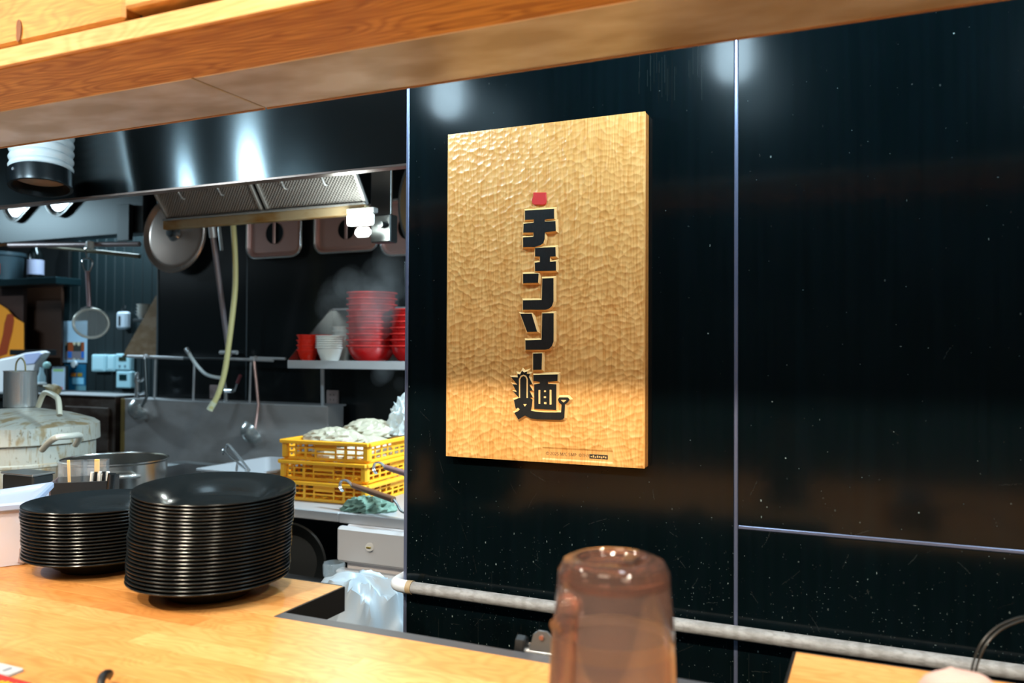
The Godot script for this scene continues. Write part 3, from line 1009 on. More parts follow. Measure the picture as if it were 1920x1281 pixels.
	var o := OmniLight3D.new()
	o.name = "hood_light"
	o.light_color = Color(0.96, 1.0, 0.97)
	o.light_energy = 0.4
	o.omni_range = 10.0
	o.omni_attenuation = 2.0
	o.light_size = 0.04
	o.shadow_enabled = true
	o.position = Vector3(0, -0.02, 0.07)
	l.add_child(o, true)
	var b := thing("lamp_ballast", Vector3(-1.6448, 1.7872, -2.52), "dark grey metal box and bracket beside the hood lamp", "bracket")
	part(b, "box", bx(Vector3(0.01, -0.02, 0), Vector3(0.085, 0.10, 0.05), 0.004), M.steel_dark)
	part(b, "knob", mold().tube([Vector3(0.025, -0.01, 0.025), Vector3(0.025, -0.01, 0.05)], 0.012, 14).finish(), M.steel_dark)
	# flexible spot-cooler duct hanging before the hood
	var d := thing("flexible_duct", Vector3(-2.4524, 1.8526, -1.78), "white ribbed flexible duct with a black nozzle hanging before the hood", "duct")
	d.rotation = Vector3(deg_to_rad(-6), 0, deg_to_rad(7))
	d.scale = Vector3.ONE * 0.81
	var ribs := [Vector2(0.100, 0.05)]
	for k in 9:
		ribs.append(Vector2(0.112, 0.060 + 0.034 * k))
		ribs.append(Vector2(0.116, 0.069 + 0.034 * k))
		ribs.append(Vector2(0.112, 0.078 + 0.034 * k))
		ribs.append(Vector2(0.106, 0.0835 + 0.034 * k))
	for k in range(8, -1, -1):
		ribs.append(Vector2(0.101, 0.0835 + 0.034 * k))
		ribs.append(Vector2(0.107, 0.069 + 0.034 * k))
	ribs.append(Vector2(0.096, 0.05))
	part(d, "hose", mold().lathe(ribs, 44).finish(50.0), mat(Color(0.80, 0.82, 0.82), 0.4))
	part(d, "nozzle", mold().lathe([Vector2(0.103, -0.012), Vector2(0.114, -0.012), Vector2(0.116, 0.0), Vector2(0.116, 0.052), Vector2(0.108, 0.058), Vector2(0.100, 0.058)], 44).finish(40.0), mat(Color(0.03, 0.05, 0.06), 0.3))
	part(d, "liner", mold().lathe([Vector2(0.099, 0.03), Vector2(0.0975, 0.045), Vector2(0.093, 0.055), Vector2(0.0975, 0.065), Vector2(0.093, 0.078), Vector2(0.0975, 0.09), Vector2(0.093, 0.105), Vector2(0.0975, 0.12), Vector2(0.090, 0.14), Vector2(0.0, 0.15), Vector2(0.0, 0.152), Vector2(0.094, 0.145), Vector2(0.1005, 0.03)], 40).finish(30.0), mat(Color(0.62, 0.56, 0.50), 0.5))
	part(d, "screw", mold().tube([Vector3(0.0, 0.03, 0.115), Vector3(0.0, 0.03, 0.119)], 0.006, 12).finish(), M.chrome)

func back_of_kitchen() -> void:
	var w := setting("wall_back", bx(Vector3(-0.45, 1.3, -3.337), Vector3(6.28, 2.598, 0.05)), M.black_paint)
	var seams := [-3.59, -2.9706, -2.0214, -0.6, 2.7]
	for k in 4:
		part(w, "panel", bx(Vector3((seams[k] + seams[k + 1]) / 2, 1.3, -3.306), Vector3(seams[k + 1] - seams[k] - 0.006, 2.598, 0.012), 0.0008), M.black_melamine)
	part(w, "edge_strip", bx(Vector3(-3.593, 1.3, -3.33), Vector3(0.009, 2.598, 0.07), 0.001), mat(Color(0.26, 0.29, 0.30), 0.5))
	part(w, "joint_strip", bx(Vector3(seams[1], 1.3, -3.3045), Vector3(0.007, 2.598, 0.013), 0.001), mat(Color(0.18, 0.22, 0.24), 0.4))
	# steel splash sheet with a folded ledge
	var b := thing("splash_sheet", Vector3.ZERO, "tall stainless steel splash sheet behind the sinks with a folded top ledge", "splash guard")
	part(b, "sheet", bx(Vector3(-2.983, 0.80, -3.13), Vector3(1.306, 0.54, 0.008), 0.001), M.sheet)
	part(b, "ledge", bx(Vector3(-2.983, 1.068, -3.20), Vector3(1.306, 0.008, 0.15), 0.002), M.painted_steel)
	part(b, "side_fold", bx(Vector3(-2.332, 0.80, -3.19), Vector3(0.006, 0.54, 0.12), 0.001), M.painted_steel)
	part(b, "stained_edge", bx(Vector3(-3.645, 0.80, -3.13), Vector3(0.03, 0.54, 0.012), 0.002), mat(Color(0.50, 0.40, 0.20), 0.5, 0.4))
	var r := thing("rusty_box", Vector3(-4.0411, 0.9266, -3.25), "brown rust-stained metal cabinet beside the steel splash sheet", "cabinet")
	part(r, "body", bx(Vector3(0.0, (0.15 - r.position.y) / 2, 0), Vector3(0.62, 0.15 + r.position.y, 0.2), 0.004), M.rust)
	part(r, "top_ledge", bx(Vector3(0.0, 0.152, 0.0), Vector3(0.64, 0.006, 0.22), 0.001), M.painted_steel)
	part(r, "door", bx(Vector3(0.10, -0.03, 0.104), Vector3(0.34, 0.24, 0.012), 0.003), M.rust)
	# bowl shelf: a steel tray with side gussets and a back
	var fl := -2.4164
	var s := thing("bowl_shelf", Vector3.ZERO, "stainless steel shelf carrying the red and white bowls", "shelf")
	var xr := -1.25
	var mid := (fl + xr) / 2
	part(s, "tray", bx(Vector3(mid, 1.262, -3.118), Vector3(xr - fl, 0.006, 0.336), 0.001), M.steel_plain)
	part(s, "front_lip", bx(Vector3(mid, 1.266, -2.949), Vector3(xr - fl, 0.036, 0.006), 0.0015), M.painted_steel)
	part(s, "back_panel", bx(Vector3(mid, 1.40, -3.283), Vector3(xr - fl, 0.26, 0.005), 0.001), M.steel_plain)
	part(s, "rolled_edge", mold().tube([Vector3(fl, 1.528, -3.28), Vector3(xr, 1.528, -3.28)], 0.006, 10).finish(), M.painted_steel)
	part(s, "side_gusset", mold(Transform3D(Basis(Vector3.UP, PI / 2), Vector3(fl, 0, 0))).plank(PackedVector2Array([Vector2(2.949, 1.262), Vector2(3.285, 1.262), Vector2(3.285, 1.528), Vector2(3.26, 1.528), Vector2(2.949, 1.284)]), -0.002, 0.002).finish(0.0), M.steel_plain)
	for k in 2:
		part(s, "post", mold().tube([Vector3([fl + 0.035, xr - 0.1][k], 1.066, -3.16), Vector3([fl + 0.03, xr - 0.1][k], 1.262, -3.16)], 0.009, 10).finish(), M.painted_steel)
	# pipe rack over the splash sheet
	var p := thing("utensil_rack", Vector3.ZERO, "thin steel pipe rack standing on the splash sheet ledge", "rack")
	part(p, "rail", mold().tube([Vector3(-3.641, 1.2946, -3.15), Vector3(-3.2441, 1.286, -3.15)], 0.008, 10).finish(), M.painted_steel)
	part(p, "rail", mold().tube([Vector3(-3.2441, 1.286, -3.15), Vector3(-2.9439, 1.2855, -3.15)], 0.0075, 10).finish(), M.steel_dark)
	part(p, "rail", mold().tube([Vector3(-2.9439, 1.2855, -3.15), Vector3(-2.6703, 1.2797, -3.15)], 0.008, 10).finish(), M.painted_steel)
	part(p, "rail", mold().tube([Vector3(-2.8978, 1.2908, -3.25), Vector3(-2.6788, 1.2869, -3.25)], 0.007, 10).finish(), M.painted_steel)
	for q in [Vector3(-3.4516, 1.2873, -3.16), Vector3(-3.1819, 1.2864, -3.16), Vector3(-2.8141, 1.2811, -3.16)]:
		part(p, "upright", mold().tube([Vector3(q.x - 0.006, 1.073, q.z), q], 0.0058, 10).finish(), M.painted_steel)
	var o := thing("wall_outlet", Vector3(-2.4237, 1.1018, -3.293), "small beige wall outlet on the black kitchen wall", "outlet")
	part(o, "plate", bx(Vector3.ZERO, Vector3(0.0692, 0.0674, 0.012), 0.003), mat(Color(0.62, 0.53, 0.51), 0.5))
	for k in 4:
		part(o, "slot", bx(Vector3(-0.010 + 0.02 * (k % 2), 0.012 - 0.024 * (k / 2), 0.0055), Vector3(0.004, 0.009, 0.002), 0.0005), M.black_plastic)
	var o2 := thing("wall_outlet", Vector3(-3.1693, 1.1101, -3.293), "beige outlet plate behind the dangling hose", "outlet")
	part(o2, "plate", bx(Vector3.ZERO, Vector3(0.0728, 0.0725, 0.012), 0.003), mat(Color(0.60, 0.52, 0.51), 0.5))
	part(o2, "rocker", bx(Vector3(0, 0, 0.006), Vector3(0.018, 0.03, 0.004), 0.001), mat(Color(0.66, 0.58, 0.57), 0.5))

func kitchen_counter() -> void:
	var t := thing("steel_counter", Vector3.ZERO, "stainless steel kitchen counter under the yellow crates", "counter")
	var seam := -1.5988
	part(t, "left_top", bx(Vector3((-2.02 + seam) / 2 - 0.001, 0.784, -2.66), Vector3(seam + 2.02 - 0.002, 0.032, 0.90), 0.003), M.painted_steel)
	part(t, "main_top", bx(Vector3((seam - 0.5) / 2, 0.784, -2.66), Vector3(-0.5 - seam, 0.034, 0.902), 0.003), M.painted_steel)
	# cold cabinet with drawers
	var x0 := -1.580
	var d := thing("drawer_cabinet", Vector3.ZERO, "white steel drawer cabinet with a round lock under the kitchen counter", "cabinet")
	part(d, "body", bx(Vector3((x0 - 0.7) / 2 + 0.01, 0.385, -2.58), Vector3(-0.7 - x0 - 0.02, 0.766, 0.76), 0.004), mat(Color(0.78, 0.76, 0.76), 0.4, 0.2))
	var dr := part(d, "drawer", bx(Vector3((x0 - 0.85) / 2, 0.709, -2.185), Vector3(-0.85 - x0, 0.112, 0.03), 0.008), M.painted_steel)
	part(dr, "lock", mold().tube([Vector3(-1.4544, 0.7113, -2.172), Vector3(-1.4483, 0.7138, -2.163)], 0.0133, 22).finish(), M.steel_plain)
	part(dr, "key_lever", bx(Vector3(-1.4502, 0.7126, -2.16), Vector3(0.014, 0.005, 0.008), 0.001), mat(Color(0.72, 0.60, 0.25), 0.3, 0.9))
	var d2 := part(d, "drawer", bx(Vector3((x0 - 0.85) / 2 + 0.004, 0.565, -2.185), Vector3(-0.85 - x0, 0.128, 0.03), 0.006), M.painted_steel)
	part(d2, "pull_edge", bx(Vector3((x0 - 0.85) / 2 + 0.004, 0.624, -2.176), Vector3(-0.85 - x0, 0.018, 0.034), 0.007), M.painted_steel)
	part(d, "drawer", bx(Vector3((x0 - 0.85) / 2 + 0.004, 0.42, -2.185), Vector3(-0.85 - x0, 0.128, 0.03), 0.006), M.painted_steel)
	# noodle boiler between the pots and the crates
	var b := thing("noodle_boiler", Vector3(-2.62, 0, -2.68), "dark steel noodle boiler below the splash sheet", "boiler")
	part(b, "body", bx(Vector3(0, 0.38, 0), Vector3(1.10, 0.76, 0.80), 0.006), M.steel_dark)
	part(b, "rim", bx(Vector3(0, 0.765, 0), Vector3(1.12, 0.02, 0.82), 0.004), M.steel)
	part(b, "water", bx(Vector3(0.0, 0.772, -0.02), Vector3(0.9, 0.012, 0.6), 0.001), mat(Color(0.05, 0.06, 0.06), 0.08))
	var g := thing("white_tray", Vector3(-2.4413, 0.8, -2.8345), "shallow white plastic tray beside the yellow crates", "tray")
	g.position = Vector3(-2.13, 0.80, -2.46)
	var out := Mold.round_rect(0.30, 0.40, 0.03)
	var inn := Mold.round_rect(0.27, 0.37, 0.02)
	var lo := Mold.round_rect(0.26, 0.36, 0.02)
	var lay := func(q: PackedVector2Array, y: float) -> PackedVector3Array:
		var v := PackedVector3Array()
		for e in q: v.append(Vector3(e.x, y, e.y))
		return v
	part(g, "tub", mold().skin([lay.call(lo, 0.0), lay.call(inn, 0.085), lay.call(out, 0.088), lay.call(out, 0.094), lay.call(inn, 0.094), lay.call(lo, 0.006)]).finish(30.0), mat(Color(0.70, 0.70, 0.71), 0.4))
	# odd things under the counter
	var k := thing("black_pan", Vector3(-1.8463, 0.594, -2.28), "large round black pan leaning under the steel counter", "pan")
	k.rotation = Vector3(deg_to_rad(84), 0.3, 0)
	var rr := 0.1395
	part(k, "pan_body", mold().lathe([Vector2(0, 0), Vector2(rr * 0.7, 0), Vector2(rr, 0.05), Vector2(rr + 0.006, 0.054), Vector2(rr, 0.058), Vector2(rr * 0.68, 0.008), Vector2(0, 0.008)], 48).finish(), mat(Color(0.06, 0.07, 0.07), 0.4, 0.2))
	part(k, "handle", mold().tube([Vector3(-rr, 0.05, 0), Vector3(-rr - 0.11, 0.06, 0)], 0.012, 10).finish(), M.black_plastic)
	var cup := thing("clear_bowl", Vector3(-1.5361, 0.6101, -2.1), "clear plastic bowl beside the white drawer cabinet", "bowl")
	var cr := 0.0346
	part(cup, "bowl", mold().lathe([Vector2(0, 0), Vector2(cr * 0.6, 0), Vector2(cr * 0.95, 0.025), Vector2(cr, 0.055), Vector2(cr * 0.9, 0.062), Vector2(cr * 0.9, 0.058), Vector2(cr * 0.92, 0.03), Vector2(cr * 0.58, 0.003), Vector2(0, 0.003)], 30).finish(), clear(Color(0.85, 0.9, 0.92), 0.07, 0.06))
	var st := thing("low_stand", Vector3(-1.55, 0, -1.98), "dark low stand on the kitchen floor below the drawers", "stand")
	part(st, "top", bx(Vector3(-0.15, 0.585, -0.06), Vector3(0.50, 0.02, 0.26), 0.003), M.black_plastic)
	for q in [[-0.37, 0.04], [0.07, 0.04], [-0.37, -0.16], [0.07, -0.16]]:
		part(st, "leg", bx(Vector3(q[0], 0.288, q[1]), Vector3(0.03, 0.576, 0.03), 0.003), M.black_plastic)
	var bag := single("plastic_bag", crumple(Vector3(0.42, 0.46, 0.36), 12, 1.0, 0.16, 64, 40, 0.0).finish(50.0), M.bag, Vector3(-1.2212, 0.2665, -1.78), "crumpled white plastic bag lying low below the drawer cabinet", "bag")
	bag.rotation.y = 0.5
	var bs := thing("waste_bin", Vector3(bag.position.x, 0, bag.position.z), "grey waste bin carrying the white plastic bag", "bin")
	part(bs, "bin_body", bx(Vector3(0, bag.position.y / 2 - 0.001, 0), Vector3(0.30, bag.position.y - 0.004, 0.24), 0.02), mat(Color(0.4, 0.42, 0.43), 0.5))
	part(bs, "rim", bx(Vector3(0, bag.position.y - 0.012, 0), Vector3(0.32, 0.02, 0.26), 0.006), mat(Color(0.34, 0.36, 0.37), 0.5))
	# dishcloth and strainer handles on the steel counter
	var cl := single("dishcloth", crumple(Vector3(0.165, 0.040, 0.10), 31, 1.9, 0.32, 48, 24).finish(24.0), mat(Color(0.46, 0.56, 0.49), 0.85), Vector3(-1.5307, 0.801, -2.2813), "crumpled green dishcloth on the steel counter in front of the crates", "cloth")
	cl.rotation.y = 0.2
	strainer(Vector3(-1.6143, 0.8862, -2.27), Vector3(-1.3853, 0.8603, -2.2), "noodle strainer with a wooden handle leaning across the lowest crate", mat(Color(0.46, 0.30, 0.20), 0.5))
	strainer(Vector3(-1.5027, 0.9475, -2.3), Vector3(-1.2976, 0.9299, -2.22), "noodle strainer with a pinkish handle leaning beside the middle crate", mat(Color(0.55, 0.40, 0.38), 0.5))

func strainer(hook: Vector3, tip: Vector3, label: String, m: Material) -> void:
	var t := thing("noodle_strainer", hook, label, "strainer", "")
	var d := tip - hook
	part(t, "handle", mold().tube([d * 0.14, d * 0.5, d], [0.0085, 0.0095, 0.0105], 12).finish(), m)
	for k in 2:
		var o := Vector3(0, 0, 0.008 * k)
		part(t, "hook_wire", mold().tube(curve([d * 0.16 + o, Vector3(0.004, 0.010, 0) + o, Vector3(-0.016, 0.006, 0.0) + o, Vector3(-0.018, -0.014, 0.004) + o, Vector3(-0.004, -0.026, 0.008) + o], 14), 0.0026, 8).finish(), M.chrome)
	part(t, "wire_stem", mold().tube(curve([d, d + Vector3(0.012, -0.012, 0), d + Vector3(0.03, -0.035, 0), d + Vector3(0.075, -0.04, 0)], 10), 0.004, 8).finish(), M.steel_bright)
	part(t, "basket_rim", mold().lathe([Vector2(0.052, -0.004), Vector2(0.056, 0), Vector2(0.052, 0.004)], 28, d + Vector3(0.125, -0.04, 0)).finish(), M.steel_bright)
	var net := mold()
	for k in 12:
		var a := TAU * k / 12
		net.tube([d + Vector3(0.125 + 0.053 * cos(a), -0.04, 0.053 * sin(a)), d + Vector3(0.125 + 0.045 * cos(a), -0.10, 0.045 * sin(a)), d + Vector3(0.125, -0.117, 0)], 0.0015, 5)
	part(t, "basket_net", net.finish(), M.steel_bright).set_meta("kind", "stuff")

func crates() -> void:
	var w := 0.352
	var dp := 0.46
	var h := 0.0712
	var proto: Node3D = null
	for k in 3:
		var at := Vector3(-1.762, 0.8005 + h * k, -2.556) + Vector3([0.0, -0.004, 0.002][k], 0, 0)
		var label: String = ["lowest yellow plastic noodle crate, standing on the steel counter", "middle yellow plastic noodle crate of the three stacked", "topmost yellow plastic noodle crate, heaped with wrapped noodles"][k]
		if k > 0:
			var c := copy(proto, "noodle_crate", at, label)
			c.rotation.y = deg_to_rad(2.6 + k * 0.4)
			continue
		proto = thing("noodle_crate", at, label, "crate", "stacked yellow noodle crates")
		proto.rotation.y = deg_to_rad(2.6)
		var rim := mold()
		for e in [[0, dp / 2, w, 0.018], [0, -dp / 2, w, 0.018], [w / 2, 0, 0.018, dp], [-w / 2, 0, 0.018, dp]]:
			rim.box(Vector3(e[0], h - 0.007, e[1]), Vector3(e[2] + 0.002, 0.013, e[3] + 0.002), 0.0025)
		part(proto, "rim", rim.finish(0.0), M.yellow)
		var foot := mold()
		for e in [[0, dp / 2 - 0.01, w - 0.02, 0.006], [0, -dp / 2 + 0.01, w - 0.02, 0.006], [w / 2 - 0.01, 0, 0.006, dp - 0.02], [-w / 2 + 0.01, 0, 0.006, dp - 0.02]]:
			foot.box(Vector3(e[0], 0.006, e[1]), Vector3(e[2], 0.011, e[3]), 0.0015)
		part(proto, "base_band", foot.finish(0.0), M.yellow)
		for q in [[-1, -1], [1, -1], [-1, 1], [1, 1]]:
			part(proto, "corner_post", mold().box(Vector3(q[0] * (w / 2 - 0.012), h / 2, q[1] * (dp / 2 - 0.012)), Vector3(0.026, h - 0.01, 0.026), 0.006).finish(0.0), M.yellow)
		for side in 4:   # a lattice for each wall
			var lat := mold(Transform3D(Basis(Vector3.UP, [0.0, PI / 2, PI, -PI / 2][side]), Vector3.ZERO))
			var half: float = [dp, w, dp, w][side] / 2 - 0.009
			var run: float = [w, dp, w, dp][side] - 0.03
			var bays := 8 if run < 0.4 else 10
			for b in bays + 1:
				if b in [3, 5] or b != bays / 2:
					lat.box(Vector3(-run / 2 + run * b / bays, h / 2, half), Vector3(0.006 if b % 2 else 0.0105, h - 0.014, 0.005), 0.0008)
			for y in [0.026, 0.044]:
				if y < 0.03:
					lat.box(Vector3(0, y, half - 0.0005), Vector3(run, 0.006, 0.0045), 0.0008)
				else:
					for e in [-1, 1]:
						lat.box(Vector3(e * run * 0.32, y, half - 0.0005), Vector3(run * 0.36, 0.006, 0.0045), 0.0008)
			lat.box(Vector3(0, 0.049, half), Vector3(run * 0.27, 0.026, 0.004), 0.0008)
			part(proto, "side_lattice", lat.finish(0.0), M.yellow)
		var grid := mold()
		for b in 12:
			grid.box(Vector3(-w / 2 + 0.02 + (w - 0.04) * b / 11, 0.003, 0), Vector3(0.007, 0.004, dp - 0.03), 0.0008)
		for b in 15:
			grid.box(Vector3(0, 0.003, -dp / 2 + 0.02 + (dp - 0.04) * b / 14), Vector3(w - 0.03, 0.0038, 0.007), 0.0008)
		part(proto, "floor_grid", grid.finish(0.0), M.yellow)
	var top := 0.8005 + h * 2
	var parcels := [
		[Vector3(-1.80, top + 0.055, -2.455), Vector3(0.225, 0.046, 0.15), "crumpled pale noodle parcel at the front of the topmost crate", 3],
		[Vector3(-1.775, top + 0.062, -2.65), Vector3(0.22, 0.055, 0.17), "second crumpled noodle parcel, deeper in the topmost crate", 4],
	]
	single("noodle_wrap", crumple(Vector3(0.30, 0.064, 0.385), 27, 2.2, 0.07, 64, 26).finish(20.0), M.noodle_bag, Vector3(-1.762, top + 0.0065, -2.556), "flat pale wrap filling the topmost crate under the parcels", "food wrap")
	for q in parcels:
		single("noodle_parcel", crumple(q[1], q[3], 1.7, 0.20, 52, 26).finish(18.0), M.noodle_bag, q[0], q[2], "food parcel", "")
	var cb := single("clear_bag", crumple(Vector3(0.15, 0.12, 0.17), 9, 2.2, 0.42, 60, 34).finish(12.0), clear(Color(0.93, 0.95, 0.95), 0.55, 0.08), Vector3(-1.622, top + h + 0.0008, -2.70), "crinkled clear plastic bag rising from the topmost crate's back", "bag")
	cb.rotation.y = 1.0
	var tg := thing("metal_tongs", Vector3(-2.3453, 0.9248, -2.5), "shiny metal tongs standing up beside the white tray", "tongs")
	var e := Vector3(-2.1871, 0.8657, -2.45) - tg.position
	for k in 2:
		var o := Vector3(0.012 * k - 0.006, 0.012 * k, 0)
		part(tg, "arm", mold().tube(curve([Vector3(-0.012, -0.012, 0) + o, Vector3(0.0, 0.01, 0.004) + o * 1.6, e * 0.35 + o * 1.6, e + o * 0.3], 14), [0.002, 0.004, 0.005, 0.006, 0.0065, 0.0065, 0.0065, 0.006, 0.006, 0.006, 0.006, 0.006, 0.006, 0.006, 0.006], 8).finish(), M.chrome)
	part(tg, "hinge", mold().tube([e + Vector3(-0.004, 0.004, -0.006), e + Vector3(-0.004, 0.004, 0.012)], 0.006, 10).finish(), M.steel_bright)

func bowl_mesh(r: float, h: float) -> ArrayMesh:
	return mold().lathe([Vector2(0, 0.004), Vector2(r * 0.42, 0.004), Vector2(r * 0.44, 0), Vector2(r * 0.48, 0), Vector2(r * 0.50, h * 0.10), Vector2(r * 0.68, h * 0.26), Vector2(r * 0.82, h * 0.50), Vector2(r * 0.90, h * 0.72), Vector2(r * 0.93, h * 0.90), Vector2(r, h * 0.93),
		Vector2(r * 1.0, h), Vector2(r * 0.95, h), Vector2(r * 0.875, h * 0.76), Vector2(r * 0.79, h * 0.53), Vector2(r * 0.65, h * 0.31), Vector2(r * 0.46, h * 0.16), Vector2(0, h * 0.13)], 52).finish(32.0)

func cup_mesh(r: float, h: float) -> ArrayMesh:
	return mold().lathe([Vector2(0, 0.003), Vector2(r * 0.40, 0.003), Vector2(r * 0.42, 0), Vector2(r * 0.48, 0), Vector2(r * 0.52, h * 0.06), Vector2(r * 0.74, h * 0.48), Vector2(r * 0.88, h * 0.78), Vector2(r * 0.925, h * 0.93), Vector2(r, h * 0.95), Vector2(r, h), Vector2(r * 0.94, h), Vector2(r * 0.85, h * 0.80), Vector2(r * 0.70, h * 0.5), Vector2(r * 0.5, h * 0.12), Vector2(0, h * 0.10)], 44).finish(32.0)

func stack(n: int, base: Vector3, step: float, mesh: ArrayMesh, rim_r: float, h: float, m: Material, called: String, what: String, group: String) -> void:
	var names := ["topmost", "second", "third", "fourth", "fifth", "sixth", "seventh", "eighth", "ninth", "tenth"]
	var proto: Node3D = null
	var ring := mold().lathe([Vector2(rim_r * 0.985, h - 0.005), Vector2(rim_r * 1.006, h - 0.0045), Vector2(rim_r * 1.006, h + 0.0004), Vector2(rim_r * 0.985, h + 0.0006)], 48).finish(30.0)
	for k in n:
		var at := base + Vector3(rng.randfn(0, 0.00025), step * k, rng.randfn(0, 0.00025))
		var label := "%s from the top of %s" % [names[n - 1 - k] + (" " + called.replace("_", " ")), what]
		if k == n - 1: label = "topmost %s of %s" % [called.replace("_", " "), what]
		if k == 0: label = "lowest %s of %s" % [called.replace("_", " "), what]
		if proto == null:
			proto = thing(called, at, label, "bowl", group)
			part(proto, "vessel", mesh, m)
			part(proto, "rim_band", ring, m if m != M.red_lacquer else M.red_rim)
		else:
			copy(proto, called, at, label)

func bowls() -> void:
	var r := 0.1124
	var st := 0.0261
	stack(10, Vector3(-2.0657, 1.2655, -3.09), st, bowl_mesh(r, 0.0861), r, 0.0861, M.red_lacquer, "ramen_bowl", "the tall red bowl stack in steam", "large red bowls on the steel shelf")
	stack(7, Vector3(-1.8459, 1.2655, -3.10), st, bowl_mesh(r, 0.0861), r, 0.0861, M.red_lacquer, "ramen_bowl", "the red bowl stack beside the black wall's edge", "large red bowls on the steel shelf")
	var sr := 0.0523
	stack(4, Vector3(-2.3756, 1.2655, -3.04), 0.0226, cup_mesh(sr, 0.0657), sr, 0.0657, M.orange_lacquer, "small_red_bowl", "the short stack of small red bowls", "small red bowls on the steel shelf")
	stack(4, Vector3(-2.4055, 1.2655, -3.19), 0.0238, cup_mesh(sr, 0.0657), sr, 0.0657, M.red_lacquer, "small_red_bowl", "the small red stack behind the white bowls", "small red bowls behind the white bowls")
	var wr := 0.0628
	stack(6, Vector3(-2.2246, 1.2655, -3.00), 0.01, cup_mesh(wr, 0.0782), wr, 0.0782, M.white_china, "white_bowl", "the white bowl stack at the shelf's front", "small white bowls on the steel shelf")
	var tr := 0.047
	stack(6, Vector3(-2.2697, 1.2655, -3.15), 0.0198, cup_mesh(tr, 0.0742), tr, 0.0742, M.white_china, "white_cup", "the white cup stack between white and red bowls", "white cups behind the white bowls")

func pots() -> void:
	# steel pot
	var c := Vector3(-2.338, 0.752, -1.974)
	var r := 0.1645
	var stove := thing("gas_stove", Vector3(-2.62, 0, -2.03), "low steel stove under the steel pot and the stockpot", "stove")
	part(stove, "high_box", bx(Vector3(0.32, 0.375, 0.04), Vector3(0.50, 0.75, 0.42), 0.004), M.steel_dark)
	part(stove, "low_box", bx(Vector3(-0.31, 0.24, 0.08), Vector3(0.72, 0.48, 0.56), 0.004), M.steel_dark)
	part(stove, "grate", bx(Vector3(-0.31, 0.49, 0.04), Vector3(0.5, 0.02, 0.5), 0.004), M.black_plastic)
	var p := thing("steel_pot", c, "open stainless steel pot with side handles in front of the stockpot", "pot")
	part(p, "pot_body", mold().lathe([Vector2(0, 0), Vector2(r - 0.012, 0), Vector2(r - 0.002, 0.012), Vector2(r, 0.20), Vector2(r + 0.006, 0.2055), Vector2(r + 0.006, 0.2095), Vector2(r - 0.001, 0.211), Vector2(r - 0.004, 0.206), Vector2(r - 0.005, 0.014), Vector2(0, 0.006)], 64).finish(40.0), M.pot_steel)
	for s in [0.55, 0.55 + PI]:
		var d := Vector3(cos(s), 0, sin(s))
		var e := Vector3(-sin(s), 0, cos(s))
		part(p, "handle", mold().tube(curve([d * r + e * 0.045 + Vector3.UP * 0.165, d * (r + 0.03) + e * 0.04 + Vector3.UP * 0.172, d * (r + 0.042) + Vector3.UP * 0.174, d * (r + 0.03) - e * 0.04 + Vector3.UP * 0.172, d * r - e * 0.045 + Vector3.UP * 0.165], 16), 0.0065, 10).finish(), M.steel_bright)
	# stockpot
	var q := thing("stockpot", Vector3(-2.823, 0.502, -1.975), "large grimy aluminium stockpot with a domed lid", "pot")
	var R := 0.250
	part(q, "pot_body", mold().lathe([Vector2(0, 0), Vector2(R - 0.02, 0), Vector2(R, 0.02), Vector2(R, 0.42), Vector2(R + 0.004, 0.424), Vector2(R + 0.004, 0.432), Vector2(R, 0.436), Vector2(R, 0.545), Vector2(R - 0.006, 0.545), Vector2(R - 0.006, 0.02), Vector2(0, 0.01)], 72).finish(30.0), M.pot)
	var lid := part(q, "lid", mold().lathe([Vector2(0, 0.612), Vector2(0.08, 0.608), Vector2(0.17, 0.592), Vector2(0.245, 0.568), Vector2(0.262, 0.556), Vector2(0.264, 0.500), Vector2(0.258, 0.498), Vector2(0.257, 0.551), Vector2(0.24, 0.562), Vector2(0, 0.60)], 72).finish(34.0), M.pot)
	var lo := Vector3(-2.823, 0.502, -1.975)
	part(lid, "lid_handle", mold().tube(curve([Vector3(-2.7267, 1.1232, -1.98) - lo, Vector3(-2.6915, 1.1625, -1.97) - lo, Vector3(-2.6561, 1.175, -1.96) - lo, Vector3(-2.5724, 1.1655, -1.93) - lo, Vector3(-2.5429, 1.1504, -1.92) - lo, Vector3(-2.5103, 1.104, -1.9) - lo], 20), 0.0092, 10).finish(), mat(Color(0.78, 0.76, 0.68), 0.45, 0.2))
	part(q, "side_handle", mold().tube(curve([Vector3(-2.3945, 1.0109, -1.755) - lo, Vector3(-2.3069, 1.044, -1.715) - lo, Vector3(-2.2542, 1.0608, -1.7) - lo, Vector3(-2.2552, 1.0603, -1.74) - lo, Vector3(-2.2848, 1.0553, -1.8) - lo, Vector3(-2.3419, 1.0211, -1.83) - lo], 20), 0.0098, 10).finish(), mat(Color(0.80, 0.79, 0.74), 0.45, 0.2))
	var can := thing("steel_canister", Vector3(-2.9372, 1.1162, -2.06), "narrow steel canister with a wire bail standing on the stockpot lid", "canister")
	can.position.y = 1.1115
	var cr := 0.055
	var ch := 0.134
	part(can, "body", mold().lathe([Vector2(0, 0), Vector2(cr, 0), Vector2(cr, ch - 0.004), Vector2(cr + 0.003, ch), Vector2(cr - 0.003, ch), Vector2(cr - 0.003, 0.004), Vector2(0, 0.004)], 44).finish(30.0), M.steel_bright)
	part(can, "bail", mold().tube(curve([Vector3(-cr * 0.5, ch, 0), Vector3(-cr * 0.42, ch + 0.03, 0), Vector3(0, ch + 0.048, 0), Vector3(cr * 0.42, ch + 0.03, 0), Vector3(cr * 0.5, ch, 0)], 16), 0.003, 8).finish(), mat(Color(0.62, 0.56, 0.36), 0.4, 0.6))

